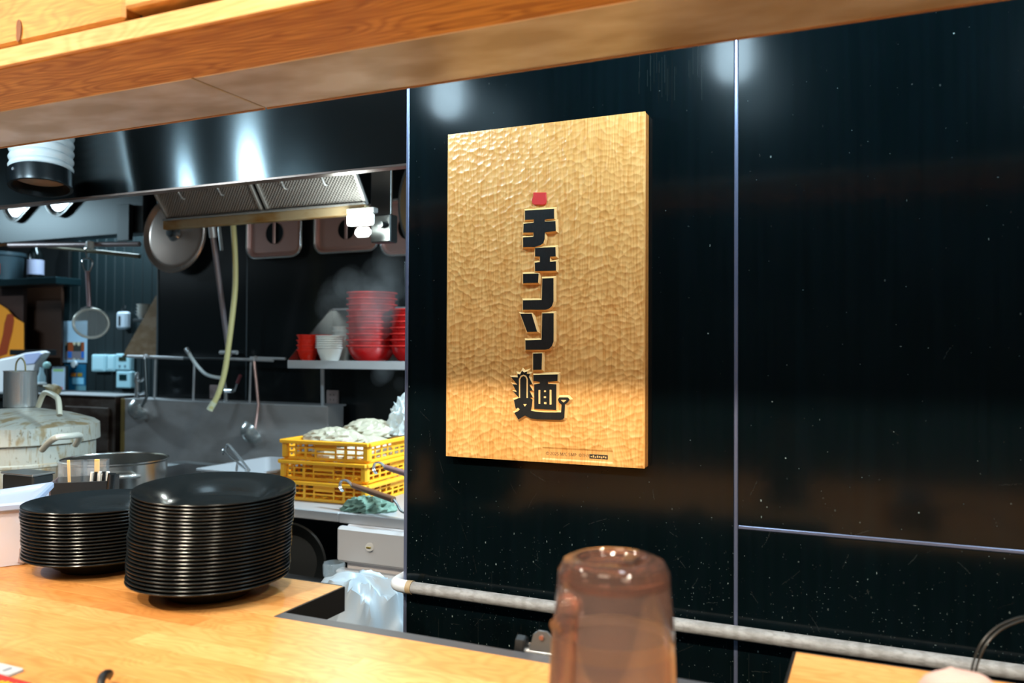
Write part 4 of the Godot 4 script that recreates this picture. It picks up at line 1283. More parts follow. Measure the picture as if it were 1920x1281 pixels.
func pan_lid(w: float, h: float, r: float, m: Material) -> Node3D:
	var t := Node3D.new()
	var o := Mold.round_rect(w, h, r)
	var i1 := Mold.shrunk(o, 0.012)
	var i2 := Mold.shrunk(o, 0.018)
	part(t, "pan", mold().skin([Mold.lift(Mold.shrunk(o, 0.03), -0.014), Mold.lift(i1, -0.016), Mold.lift(o, -0.006), Mold.lift(o, 0.0), Mold.lift(i1, 0.003), Mold.lift(i2, -0.012), Mold.lift(Mold.shrunk(o, 0.03), -0.009)]).finish(34.0), m)
	var edge := []
	for v in Mold.shrunk(o, 0.002): edge.append(Vector3(v.x, v.y, 0.0))
	part(t, "rolled_rim", mold().tube(edge, 0.0048, 8, true).finish(), M.steel_bright)
	part(t, "grip_well", mold(Transform3D(Basis(Vector3.RIGHT, PI / 2), Vector3(0, 0, -0.0085))).lathe([Vector2(0, 0.0012), Vector2(h * 0.21, 0.0012), Vector2(h * 0.22, 0.002), Vector2(h * 0.21, 0.0005), Vector2(0, 0.0)], 32).finish(), mat(Color(0.10, 0.11, 0.11), 0.35, 0.8))
	part(t, "grip_bar", bx(Vector3(0, 0, -0.004), Vector3(0.016, h * 0.43, 0.006), 0.002), M.rose_steel)
	return t

func hanging_things() -> void:
	# lids on the kitchen wall
	var rl := thing("stockpot_cover", Vector3(-3.418, 1.9477, -3.24), "big round steel lid with a black knob hanging at the filters' end", "lid")
	rl.rotation = Vector3(PI / 2 - 0.05, 0.06, 0)
	var R := 0.2098
	var disc := Basis(Vector3.UP, 0)
	part(rl, "disc", mold(Transform3D(disc, Vector3.ZERO)).lathe([Vector2(0, 0.0), Vector2(R * 0.78, -0.006), Vector2(R * 0.86, -0.012), Vector2(R * 0.92, -0.004), Vector2(R * 0.97, 0.002), Vector2(R, -0.002), Vector2(R, -0.007), Vector2(R * 0.93, -0.012), Vector2(R * 0.86, -0.018), Vector2(0, -0.008)], 64).finish(36.0), M.lid_steel)
	part(rl, "knob_well", mold().lathe([Vector2(0, 0.012), Vector2(R * 0.10, 0.012), Vector2(R * 0.16, 0.004), Vector2(R * 0.20, -0.001), Vector2(0, -0.002)], 30).finish(), M.chrome)
	part(rl, "knob", mold().lathe([Vector2(0, 0.036), Vector2(R * 0.10, 0.034), Vector2(R * 0.12, 0.026), Vector2(R * 0.06, 0.012), Vector2(0, 0.012)], 24).finish(), M.black_plastic)
	var spots := [
		[Vector3(-2.7675, 1.9172, -3.26), 105.0, 92.0, 0.0, "rectangular pan lid with a round grip well, hung beneath the middle of the gutter", 0.0],
		[Vector3(-2.3327, 1.9111, -3.26), 112.0, 82.0, 0.0, "rectangular pan lid hung behind the hood lamp", 0.0],
		[Vector3(-1.9851, 1.9035, -3.26), 92.0, 98.0, 0.0, "rectangular pan lid half hidden at the black wall's edge", 0.0],
		[Vector3(-4.6806, 2.2507, -3.265), 110.0, 76.0, 0.62, "dark tilted pan lid hanging nearest the white duct, lower corner showing", 0.0],
		[Vector3(-4.3113, 2.2666, -3.265), 112.0, 84.0, 0.62, "tilted pan lid with a bright reflection, hung from the hood's duct", 0.0],
	]
	for k in spots.size():
		var s: Array = spots[k]
		var sc := 0.0027 if k < 3 else 0.0031
		var t := pan_lid(s[1] * (0.0033 if k < 3 else sc), s[2] * sc, (0.24 if k < 3 else 0.42) * s[2] * sc, M.rose_steel if k < 3 else M.steel_bright)
		t.name = numbered("pan_lid")
		add_child(t, true)
		t.position = s[0]
		t.rotation.z = s[3]
		tag(t, s[4], "lid", "")
	var wok := thing("round_pan", Vector3(-1.5622, 1.9321, -2.85), "large round bronze-coloured pan mostly hidden by the black wall's edge", "pan")
	wok.rotation = Vector3(PI / 2, -0.25, 0)
	var wr := 0.2513
	part(wok, "pan_body", mold().lathe([Vector2(0, -0.05), Vector2(wr * 0.6, -0.045), Vector2(wr * 0.8, -0.03), Vector2(wr, 0.006), Vector2(wr, 0.012), Vector2(wr * 0.97, 0.012), Vector2(wr * 0.78, -0.024), Vector2(wr * 0.6, -0.038), Vector2(0, -0.044)], 60).finish(34.0), mat(Color(0.56, 0.46, 0.34), 0.35, 0.8))
	part(wok, "hanging_wire", mold().tube([Vector3(0, 0.01, -wr), Vector3(0, 0.01, -(2.438 - wok.position.y))], 0.004, 8).finish(), M.steel_plain)
	part(wok, "rim", mold().lathe([Vector2(wr * 0.985, 0.008), Vector2(wr * 1.02, 0.010), Vector2(wr * 1.02, 0.015), Vector2(wr * 0.985, 0.014)], 60).finish(20.0), M.steel_plain)
	# pipe and hose coming down from the hood
	var p := thing("drain_pipe", Vector3.ZERO, "thin grey steel pipe slanting down from the gutter", "pipe")
	part(p, "pipe", mold().tube([Vector3(-2.8653, 1.8729, -2.95), Vector3(-2.8973, 1.299, -3.1)], 0.0127, 12).finish(), mat(Color(0.55, 0.50, 0.51), 0.35, 0.3))
	part(p, "coupling", mold().tube([Vector3(-2.8628, 1.9217, -2.94), Vector3(-2.8618, 1.8576, -2.95)], 0.0176, 14).finish(), M.painted_steel)
	part(p, "valve_pin", mold().tube([Vector3(-2.8169, 1.9064, -2.94), Vector3(-2.7992, 1.793, -2.94)], 0.0075, 8).finish(), M.steel_bright)
	var h := thing("rubber_hose", Vector3.ZERO, "pale yellow rubber hose dangling over the steel splash sheet", "hose")
	var pts := [Vector3(-2.7891, 1.9387, -3), Vector3(-2.774, 1.7736, -3), Vector3(-2.7721, 1.6222, -3), Vector3(-2.7804, 1.4707, -2.99), Vector3(-2.7921, 1.3324, -2.98), Vector3(-2.804, 1.2196, -2.97), Vector3(-2.8227, 1.1199, -2.95), Vector3(-2.8482, 1.0554, -2.93)]
	part(h, "hose", mold().tube(curve(pts, 40), 0.013, 14).finish(), M.hose)
	part(h, "end_sleeve", mold().tube([Vector3(-2.8354, 1.0851, -2.94), Vector3(-2.8546, 1.0477, -2.93)], 0.0149, 14).finish(), mat(Color(0.86, 0.84, 0.70), 0.5))
	var b := thing("hose_bracket", Vector3(-3.0319, 1.3172, -3.24), "short white bar bracket behind the dangling hose", "bracket")
	part(b, "bar", mold().tube([Vector3(-0.055, 0, 0), Vector3(0.055, 0, 0)], 0.011, 12).finish(), M.painted_steel)
	part(b, "wall_stub", mold().tube([Vector3(0, 0, 0), Vector3(0, 0, -0.055)], 0.008, 10).finish(), M.steel_dark)
	# taps on the ledge
	var f := thing("swan_neck_tap", Vector3(-2.9993, 1.0593, -3.19), "chrome tap with a white swan-neck spout beside the hose", "tap")
	var o := f.position
	part(f, "base", mold().lathe([Vector2(0, 0), Vector2(0.022, 0), Vector2(0.014, 0.012), Vector2(0.010, 0.02), Vector2(0.010, 0.07), Vector2(0, 0.07)], 20).finish(), M.chrome)
	part(f, "cross_body", mold().tube([Vector3(-0.002, 0.065, 0.0), Vector3(0.05, 0.066, 0.01)], 0.012, 12).finish(), M.chrome)
	part(f, "neck", mold().tube([Vector3(0, 0.065, 0.0), Vector3(-2.9959, 1.1834, -3.17) - o], 0.009, 12).finish(), M.chrome)
	part(f, "spout", mold().tube(curve([Vector3(-2.996, 1.1887, -3.17) - o, Vector3(-3.03, 1.1943, -3.14) - o, Vector3(-3.0701, 1.2101, -3.12) - o, Vector3(-3.1034, 1.2499, -3.1) - o, Vector3(-3.1291, 1.287, -3.09) - o, Vector3(-3.1477, 1.3242, -3.08) - o], 24), 0.0088, 12).finish(), M.white_plastic)
	part(f, "spout_tip", mold().tube([Vector3(-3.1405, 1.3136, -3.08) - o, Vector3(-3.1534, 1.3375, -3.075) - o], 0.0125, 14).finish(), M.chrome)
	var lv := part(f, "lever", mold().tube([Vector3(-2.917, 1.1268, -3.16) - o, Vector3(-2.8787, 1.1731, -3.14) - o], 0.005, 10).finish(), M.chrome)
	part(lv, "grip", mold().tube([Vector3(-2.8821, 1.1678, -3.14) - o, Vector3(-2.8531, 1.2052, -3.13) - o], 0.0085, 10).finish(), mat(Color(0.45, 0.22, 0.24), 0.4))
	var g := thing("small_tap", Vector3(-3.6162, 1.044, -3.19), "small chrome tap at the splash sheet's far corner", "tap")
	part(g, "stem", mold().lathe([Vector2(0, 0), Vector2(0.018, 0), Vector2(0.013, 0.015), Vector2(0.011, 0.10), Vector2(0.016, 0.115), Vector2(0.013, 0.14), Vector2(0, 0.142)], 20).finish(), M.chrome)
	part(g, "ball", mold().lathe([Vector2(0, 0.138), Vector2(0.010, 0.142), Vector2(0.014, 0.152), Vector2(0.010, 0.162), Vector2(0, 0.166)], 18).finish(), M.chrome)
	for k in 2:
		part(g, "handle", mold().tube(curve([Vector3(0.0, 0.055 + 0.06 * k, 0), Vector3(0.04, 0.05 + 0.07 * k, 0.012), Vector3(0.075, 0.066 + 0.07 * k, 0.016)], 8), 0.0062, 10).finish(), M.chrome)
	# ladles on the rack
	ladle(Vector3(-2.7587, 1.2792, -3.12), Vector3(-2.7211, 1.0641, -3.11), Vector3(-2.7287, 0.918, -3.08), "steel ladle hanging from the pipe rack, its cup reflecting yellow", M.rose_steel)
	ladle(Vector3(-3.4832, 1.2845, -3.12), Vector3(-3.4576, 1.0832, -3.11), Vector3(-3.483, 1.0009, -3.09), "dark-handled ladle hanging at the splash sheet's far corner", M.steel_dark)
	# rail with the sieve
	var rail := thing("hanging_rail", Vector3.ZERO, "pale steel rail under the hood's rear duct", "rail")
	part(rail, "front_bar", mold().tube([Vector3(-4.7048, 1.9463, -3.22), Vector3(-4.1191, 1.9216, -3.23), Vector3(-3.6778, 1.9051, -3.25)], 0.014, 12).finish(), mat(Color(0.66, 0.58, 0.57), 0.35, 0.4))
	part(rail, "rear_bar", mold().tube([Vector3(-4.4792, 1.9386, -3.3), Vector3(-3.8012, 1.8556, -3.36)], 0.012, 12).finish(), mat(Color(0.60, 0.57, 0.48), 0.4, 0.4))
	part(rail, "clip", mold().lathe([Vector2(0.012, -0.02), Vector2(0.020, -0.02), Vector2(0.022, 0.0), Vector2(0.020, 0.02), Vector2(0.012, 0.02)], 18, Vector3(-4.0001, 1.9091, -3.2)).finish(), M.white_china)
	var s := thing("mesh_sieve", Vector3(-4.0252, 1.8913, -3.19), "round wire mesh sieve with a flat handle hanging from the rail", "sieve")
	s.rotation.y = 0.75
	var so := s.position
	part(s, "hook", mold().tube(curve([Vector3(-4.0255, 1.9031, -3.19) - so, Vector3(-4.0209, 1.878, -3.18) - so, Vector3(-4.0116, 1.8302, -3.18) - so], 8), 0.004, 8).finish(), M.chrome)
	part(s, "eye", mold().tube(curve([Vector3(-4.0187, 1.7565, -3.18) - so, Vector3(-4.0365, 1.8046, -3.18) - so, Vector3(-4.0327, 1.8281, -3.18) - so, Vector3(-4.0117, 1.8361, -3.18) - so, Vector3(-3.9905, 1.8263, -3.18) - so, Vector3(-3.9859, 1.8025, -3.18) - so, Vector3(-4.0019, 1.7559, -3.18) - so], 24), 0.0045, 8).finish(), M.chrome)
	part(s, "handle", mold().tube([Vector3(-4.0104, 1.765, -3.18) - so, Vector3(-3.9986, 1.5662, -3.17) - so], 0.0118, 10).finish(), mat(Color(0.68, 0.56, 0.57), 0.35, 0.4))
	for e in [-1, 1]:
		part(s, "fork", mold().tube([Vector3(-3.9987, 1.5721, -3.17) - so, (Vector3(-4.0405, 1.5522, -3.17) if e < 0 else Vector3(-3.9564, 1.5507, -3.17)) - so], 0.005, 8).finish(), M.chrome)
	var cc := Vector3(-3.9864, 1.4744, -3.16) - so
	var rw := 0.088
	var rh := 0.0792
	var ring := []
	for k in 40:
		ring.append(cc + Vector3(cos(TAU * k / 40) * rw, sin(TAU * k / 40) * rh, 0))
	part(s, "ring", mold().tube(ring, 0.0076, 10, true).finish(), mat(Color(0.85, 0.83, 0.78), 0.3, 0.4))
	var net := mold()
	var n := 20
	for k in range(-n, n + 1):
		var u := float(k) / (n + 1)
		var e := sqrt(1 - u * u)
		var bulge := -0.02
		var p1 := []
		var p2 := []
		for q in 7:
			var v := (q / 3.0 - 1.0) * e
			var dz := bulge * maxf(0.0, 1.0 - u * u - v * v)
			p1.append(cc + Vector3(u * rw, v * rh, dz))
			p2.append(cc + Vector3(v * rw, u * rh, dz))
		net.tube(p1, 0.00075, 3)
		net.tube(p2, 0.00075, 3)
	part(s, "wire_net", net.finish(0.0), mat(Color(0.72, 0.71, 0.69), 0.4, 0.3)).set_meta("kind", "stuff")

func ladle(top: Vector3, neck: Vector3, cup: Vector3, label: String, m: Material) -> void:
	var t := thing("ladle", top, label, "ladle", "")
	part(t, "hook", mold().tube(curve([Vector3(0, -0.01, 0), Vector3(-0.004, 0.012, 0.002), Vector3(-0.002, 0.018, -0.014), Vector3(0, 0.004, -0.03)], 10), 0.0045, 8).finish(), M.painted_steel)
	part(t, "handle", mold().tube([Vector3(0, -0.005, 0), (neck - top) * 0.5, neck - top, cup - top + Vector3(0.012, 0.03, 0)], 0.0072, 10).finish(), m)
	var c := part(t, "cup", mold().lathe([Vector2(0, -0.055), Vector2(0.030, -0.050), Vector2(0.054, -0.030), Vector2(0.064, 0.0), Vector2(0.061, 0.0), Vector2(0.051, -0.028), Vector2(0.028, -0.046), Vector2(0, -0.051)], 36).finish(), M.steel_bright, cup - top + Vector3(0, 0.02, 0))
	c.rotation = Vector3(-0.95, 0, -0.35)

func far_corner() -> void:
	# grooved green boards
	var w := setting("wall_green_boards", bx(Vector3(-4.55, 1.3, -4.25), Vector3(2.2, 2.6, 0.06)), M.black_paint)
	var x := -5.53
	while x < -3.45:
		part(w, "board", bx(Vector3(x + 0.045, 1.3, -4.208), Vector3(0.088, 2.59, 0.024), 0.006), M.green_board)
		x += 0.0905
	part(w, "edge_strip", bx(Vector3(-5.545, 1.3, -4.20), Vector3(0.018, 2.59, 0.05), 0.003), mat(Color(0.16, 0.22, 0.23), 0.4))
	var t := thing("sloping_board", Vector3.ZERO, "speckled tan sloping board behind the black kitchen wall's edge", "board")
	part(t, "panel", mold().plank(flat([-4.2017, 1.2940, -4.1798, 1.3330, -3.9166, 1.6801, -3.7785, 1.8526, -3.7704, 1.2933]), -3.63, -3.60, 0.002).finish(0.0), M.tan)
	part(t, "post", mold().tube([Vector3(-3.8538, 0, -3.64), Vector3(-3.8648, 1.3818, -3.64)], 0.015, 10).finish(), M.steel_dark)
	part(t, "lower_edge", mold().tube([Vector3(-4.2133, 1.2906, -3.61), Vector3(-3.8232, 1.2898, -3.61)], 0.007, 8).finish(), mat(Color(0.10, 0.10, 0.09), 0.5))
	for k in 4:
		var s := single("stacked_cup", mold().lathe([Vector2(0, 0), Vector2(0.035, 0), Vector2(0.052, 0.028), Vector2(0.052, 0.031), Vector2(0.046, 0.031), Vector2(0.031, 0.004), Vector2(0, 0.004)], 26).finish(), M.white_china, Vector3(-4.3021, 1.5297, -3.85) + Vector3(0, 0.021 * k, 0), ["lowest", "second lowest", "second", "topmost"][k] + (" white cup of the pile" if k != 2 else " white cup from the top of the pile") + " behind the tan sloping board", "cup", "white cups behind the sloping board")
	var sh := thing("cup_ledge", Vector3(-4.3021, 1.5297, -3.85) + Vector3(0.05, -0.012, -0.05), "small dark ledge under the white cups", "shelf")
	part(sh, "board", bx(Vector3(0.02, 0, 0), Vector3(0.22, 0.02, 0.22), 0.002), M.green_board)
	part(sh, "bracket", bx(Vector3(0.02, -0.04, -0.19), Vector3(0.03, 0.08, 0.2), 0.002), M.green_board)
	# wood cabinet with a painted panel
	var z := -4.0
	var c := thing("wooden_cabinet", Vector3.ZERO, "dark brown wooden cabinet in the far corner under a dim shelf", "cabinet")
	part(c, "back_panel", bx(Vector3(-5.674, 1.5036, -4.15), Vector3(0.4203, 0.58, 0.02)), M.brown_board)
	part(c, "side_panel", bx(Vector3(-5.9074, 1.4909, -4.06), Vector3(0.32, 0.60, 0.03)), mat(Color(0.24, 0.15, 0.12), 0.5))
	part(c, "lower_box", bx(Vector3(-5.85, 0.62, -4.15), Vector3(0.56, 1.22, 0.4)), M.brown_board)
	part(c, "dark_ledge", bx(Vector3(-5.5729, 1.3091, -4), Vector3(0.3651, 0.04, 0.10), 0.003), mat(Color(0.03, 0.05, 0.055), 0.5))
	var po := thing("food_poster", Vector3.ZERO, "orange food poster on the wooden cabinet, partly cut by the frame", "poster")
	part(po, "sheet", mold().plank(flat([-6.1891, 1.7728, -5.9428, 1.6633, -5.8585, 1.6262, -5.7984, 1.5782, -5.7628, 1.5582, -5.6747, 1.5221, -5.6702, 1.2971, -6.1772, 1.2305]), -4.004, -4.0).finish(0.0), mat(Color(0.95, 0.58, 0.16), 0.5))
	part(po, "printed_sausage", mold().plank(flat([-5.8577, 1.5869, -5.8223, 1.5942, -5.7866, 1.5780, -5.7800, 1.5388, -5.7960, 1.4607, -5.8295, 1.3708, -5.8516, 1.2962, -5.9945, 1.2638, -5.9361, 1.3432, -5.9022, 1.4378, -5.8861, 1.5243]), -4.0, -3.998).finish(0.0), mat(Color(0.62, 0.24, 0.10), 0.5))
	var ps := thing("steel_shelf", Vector3.ZERO, "narrow dark steel shelf with a bright glint in the far corner", "shelf")
	part(ps, "board", bx(Vector3(-5.5916, 1.8101, -3.99), Vector3(0.80, 0.05, 0.20), 0.004), mat(Color(0.14, 0.24, 0.26), 0.3, 0.7))
	part(ps, "back_board", bx(Vector3(-5.8191, 1.9945, -4.15), Vector3(0.86, 0.40, 0.02)), mat(Color(0.02, 0.03, 0.032), 0.5))
	var sy := 1.8113 + 0.026
	var bt := thing("labelled_bottle", Vector3(-5.5287, sy, -3.98), "dark bottle with a blank white label on the far shelf", "bottle")
	part(bt, "glass", mold().lathe([Vector2(0, 0), Vector2(0.05, 0), Vector2(0.054, 0.01), Vector2(0.054, 0.17), Vector2(0.03, 0.21), Vector2(0.02, 0.26), Vector2(0, 0.26)], 28).finish(), mat(Color(0.03, 0.05, 0.05), 0.12))
	part(bt, "paper_label", mold().lathe([Vector2(0.0545, 0.03), Vector2(0.0552, 0.03), Vector2(0.0552, 0.135), Vector2(0.0545, 0.135)], 28).finish(30.0), mat(Color(0.62, 0.63, 0.72), 0.6))
	var cn := thing("storage_tub", Vector3(-5.8624, sy, -3.97), "grey translucent storage tub with red contents on the far shelf", "container")
	part(cn, "tub", mold().lathe([Vector2(0, 0), Vector2(0.12, 0), Vector2(0.135, 0.17), Vector2(0.145, 0.175), Vector2(0.145, 0.2), Vector2(0, 0.2)], 32).finish(), mat(Color(0.22, 0.29, 0.32), 0.35))
	part(cn, "red_label", bx(Vector3(0.075, 0.07, 0.108), Vector3(0.06, 0.08, 0.03), 0.004), mat(Color(0.48, 0.16, 0.14), 0.5))
	# notices and switches on the green boards
	var ph := thing("photo_notice", Vector3(-5.3812, 1.3887, -4.19), "pale blue notice with a food photo, behind the hanging sieve", "notice")
	var pw := 0.253
	var phh := 0.3053
	part(ph, "sheet", bx(Vector3.ZERO, Vector3(pw, phh, 0.004), 0.0005), mat(Color(0.62, 0.74, 0.82), 0.6))
	part(ph, "photo_print", bx(Vector3(0, -phh * 0.22, 0.0025), Vector3(pw * 0.8, phh * 0.42, 0.001), 0.0002), print_photo())
	var nb := thing("blue_notice", Vector3(-5.3764, 1.1228, -4.19), "blue notice with small yellow stickers below the food photo", "notice")
	var bw := 0.2246
	var bh := 0.2033
	part(nb, "sheet", bx(Vector3.ZERO, Vector3(bw, bh, 0.004), 0.0005), mat(Color(0.04, 0.36, 0.50), 0.5))
	for k in 2:
		part(nb, "yellow_sticker", bx(Vector3(bw * (-0.06 + 0.30 * k), bh * 0.12, 0.003), Vector3(bw * 0.22, bh * 0.13, 0.002), 0.0003), mat(Color([0.85, 0.62][k], [0.50, 0.50][k], 0.14), 0.5))
	part(nb, "pale_strip", bx(Vector3(bw * 0.16, -bh * 0.10, 0.003), Vector3(bw * 0.52, bh * 0.24, 0.002), 0.0003), mat(Color(0.50, 0.74, 0.84), 0.5))
	part(nb, "pale_scrap", bx(Vector3(bw * 0.28, -bh * 0.36, 0.003), Vector3(bw * 0.5, bh * 0.18, 0.002), 0.0003), mat(Color(0.35, 0.52, 0.56), 0.5))
	part(nb, "round_magnet", mold().tube([Vector3(bw * 0.02, bh * 0.5, 0.002), Vector3(bw * 0.02, bh * 0.5, 0.02)], 0.024, 20).finish(), M.white_plastic)
	var nw := thing("white_notice", Vector3(-5.4331, 1.1164, -4.1), "small white notice with a green heading near the stockpot", "notice")
	var ww := 0.135
	var wh := 0.1781
	part(nw, "sheet", bx(Vector3.ZERO, Vector3(ww, wh, 0.004), 0.0005), mat(Color(0.66, 0.73, 0.80), 0.6))
	part(nw, "green_heading", bx(Vector3(0, wh * 0.36, 0.0025), Vector3(ww * 0.8, wh * 0.1, 0.001), 0.0002), mat(Color(0.55, 0.70, 0.45), 0.6))
	part(nw, "red_stamp", bx(Vector3(ww * 0.2, -wh * 0.36, 0.0025), Vector3(ww * 0.34, wh * 0.1, 0.001), 0.0002), mat(Color(0.75, 0.40, 0.45), 0.6))
	part(nw, "backing_board", bx(Vector3(0.0, 0, -0.014), Vector3(ww * 1.1, wh * 1.1, 0.024), 0.003), mat(Color(0.05, 0.08, 0.085), 0.5))
	var boxes := [
		[Vector3(-5.0952, 1.235, -4.175), 27.0, 33.0, "blank white switch box, first of the row on green boards"],
		[Vector3(-4.9721, 1.2361, -4.175), 15.0, 32.0, "narrow white switch box in the middle of the row"],
		[Vector3(-4.8538, 1.2448, -4.175), 28.0, 31.0, "white control box with a small lit display and two buttons"],
		[Vector3(-4.8439, 1.1208, -4.175), 28.0, 32.0, "white thermostat with a dark square screen"],
	]
	for k in boxes.size():
		var b: Array = boxes[k]
		var q := thing("switch_box", b[0], b[3], "switch box", "")
		var sw: float = b[1] * 0.0053
		var sh2: float = b[2] * 0.0038
		part(q, "case", bx(Vector3.ZERO, Vector3(sw, sh2, 0.042), 0.008), mat(Color(0.66, 0.82, 0.86), 0.45))
		if k == 2:
			part(q, "display", bx(Vector3(0, sh2 * 0.18, 0.021), Vector3(sw * 0.5, sh2 * 0.26, 0.003), 0.0006), mat(Color(0.16, 0.20, 0.14), 0.3))
			for e in [-1, 1]:
				part(q, "button", bx(Vector3(e * sw * 0.18, -sh2 * 0.24, 0.022), Vector3(sw * 0.1, sh2 * 0.14, 0.004), 0.001), mat(Color(0.35, 0.45, 0.50), 0.5))
		elif k == 3:
			part(q, "screen", bx(Vector3(-sw * 0.02, sh2 * 0.13, 0.021), Vector3(sw * 0.5, sh2 * 0.36, 0.003), 0.0006), mat(Color(0.05, 0.17, 0.18), 0.2))
		else:
			part(q, "rocker", bx(Vector3(0, 0, 0.021), Vector3(sw * 0.7, sh2 * 0.72, 0.004), 0.0015), mat(Color(0.70, 0.85, 0.89), 0.4))
	var lt := thing("hanging_dispenser", Vector3(-4.8424, 1.5374, -4.15), "white plastic dispenser hanging by a loop on green boards", "dispenser")
	var lw := 0.1041
	part(lt, "body", bx(Vector3.ZERO, Vector3(lw, 0.1237, 0.05), 0.014), mat(Color(0.70, 0.74, 0.78), 0.4))
	part(lt, "dark_slot", bx(Vector3(-lw * 0.1, -0.004, 0.024), Vector3(lw * 0.22, 0.07, 0.006), 0.002), M.black_plastic)
	part(lt, "loop", mold().tube(curve([Vector3(-0.01, 0.06, 0), Vector3(-0.02, 0.085, 0), Vector3(0.0, 0.105, -0.01), Vector3(0.015, 0.085, 0), Vector3(0.008, 0.06, 0)], 16), 0.004, 8).finish(), M.black_plastic)
	# clutter behind the stockpot
	var cb := thing("clutter_table", Vector3(-4.87, 0, -3.55), "dark steel work table behind the stockpot", "table")
	part(cb, "top", bx(Vector3(0, 1.045, 0), Vector3(0.92, 0.03, 0.5), 0.003), M.steel_dark)
	part(cb, "base_cabinet", bx(Vector3(0, 0.51, 0), Vector3(0.90, 1.02, 0.46), 0.003), M.steel_dark)
	var ws := thing("white_hood_sheet", Vector3.ZERO, "white plastic sheet with a pointed corner behind the steel canister", "sheet")
	part(ws, "sheet", mold().plank(flat([-5.3271, 1.2082, -5.1183, 1.2685, -4.9908, 1.2863, -4.8907, 1.3069, -4.7383, 1.3208, -4.7041, 1.3110, -4.7182, 1.2879, -4.7757, 1.2345, -4.7942, 1.1813, -4.7920, 1.0686, -5.3232, 1.0321]), -3.49, -3.45, 0.012).finish(40.0), mat(Color(0.88, 0.86, 0.86), 0.5))
	part(ws, "fold", mold().plank(flat([-4.8856, 1.3003, -4.7382, 1.3142, -4.7185, 1.3011, -4.7856, 1.2411, -4.8644, 1.2336]), -3.451, -3.444, 0.003).finish(0.0), mat(Color(0.74, 0.76, 0.90), 0.5))
	var sb := thing("spray_bottle", Vector3(-4.6561, 1.0605, -3.40), "small clear bottle with a red stripe behind the stockpot lid", "bottle")
	var bb := 0.0228
	part(sb, "bottle_body", mold().lathe([Vector2(0, 0), Vector2(bb, 0), Vector2(bb, 0.10), Vector2(bb * 0.5, 0.13), Vector2(bb * 0.5, 0.16), Vector2(0, 0.16)], 22).finish(), mat(Color(0.66, 0.78, 0.82), 0.3))
	part(sb, "red_stripe", mold().lathe([Vector2(bb * 1.0, 0.05), Vector2(bb * 1.03, 0.05), Vector2(bb * 1.03, 0.068), Vector2(bb * 1.0, 0.068)], 22).finish(20.0), mat(Color(0.70, 0.20, 0.24), 0.5))
	var jr := thing("small_jar", Vector3(-4.5734, 1.0605, -3.34), "small white-lidded jar behind the stockpot lid", "jar")
	part(jr, "glass", mold().lathe([Vector2(0, 0), Vector2(0.026, 0), Vector2(0.026, 0.05), Vector2(0, 0.05)], 20).finish(), mat(Color(0.45, 0.47, 0.47), 0.2))
	part(jr, "jar_lid", mold().lathe([Vector2(0, 0.05), Vector2(0.028, 0.05), Vector2(0.028, 0.07), Vector2(0, 0.072)], 20).finish(), M.white_plastic)
	var kb := thing("ball_lever", Vector3(-4.6785, 1.2322, -3.45), "round white ball knob on a dark stem behind the stockpot", "knob")
	part(kb, "ball", mold().lathe([Vector2(0, -0.024), Vector2(0.017, -0.017), Vector2(0.024, 0), Vector2(0.017, 0.017), Vector2(0, 0.024)], 22).finish(60.0), mat(Color(0.62, 0.78, 0.76), 0.35))
	part(kb, "stem", mold().tube([Vector3(0, -0.02, 0), Vector3(0.0, 1.062 - kb.position.y, 0)], 0.016, 12).finish(), mat(Color(0.06, 0.10, 0.11), 0.4))
	var fc := thing("cream_valve", Vector3(-3.6888, 1.1357, -2.75), "cream plastic valve cap beside the lid's loop handle", "valve")
	part(fc, "cap", mold(Transform3D(Basis(Vector3(0, 0, 1), -PI / 2 - 0.25), Vector3.ZERO)).lathe([Vector2(0, -0.03), Vector2(0.015, -0.03), Vector2(0.018, 0.0), Vector2(0.026, 0.004), Vector2(0.026, 0.035), Vector2(0.018, 0.04), Vector2(0.012, 0.03), Vector2(0, 0.03)], 24).finish(), mat(Color(0.80, 0.70, 0.52), 0.45))
	part(fc, "pipe", mold().tube([Vector3(-0.03, 0.005, 0), Vector3(-0.12, 0.02, 0), Vector3(-0.12, -fc.position.y, 0)], 0.012, 10).finish(), mat(Color(0.55, 0.52, 0.45), 0.4, 0.4))

func print_photo() -> StandardMaterial3D:
	var m := mat(Color(1, 1, 1), 0.5)
	m.albedo_texture = paint(64, 64, func(u: float, v: float) -> Color:
		var c := Color(0.45, 0.42, 0.45)
		if v > 0.40:
			c = Color(0.55, 0.25, 0.08) if u < 0.40 else Color(0.16, 0.17, 0.15)
		if Vector2(u - 0.48, (v - 0.52) * 0.8).length() < 0.13 or Vector2(u - 0.80, (v - 0.55) * 0.8).length() < 0.13:
			c = Color(0.78, 0.74, 0.62)
		if v < 0.34 and u < 0.30: c = Color(0.10, 0.36, 0.68)
		return c)
	m.uv1_triplanar = true
	m.uv1_scale = Vector3(1, 1, 1) / 0.1409
	m.uv1_offset = Vector3(0.5, 0.5, 0.5)
	return m

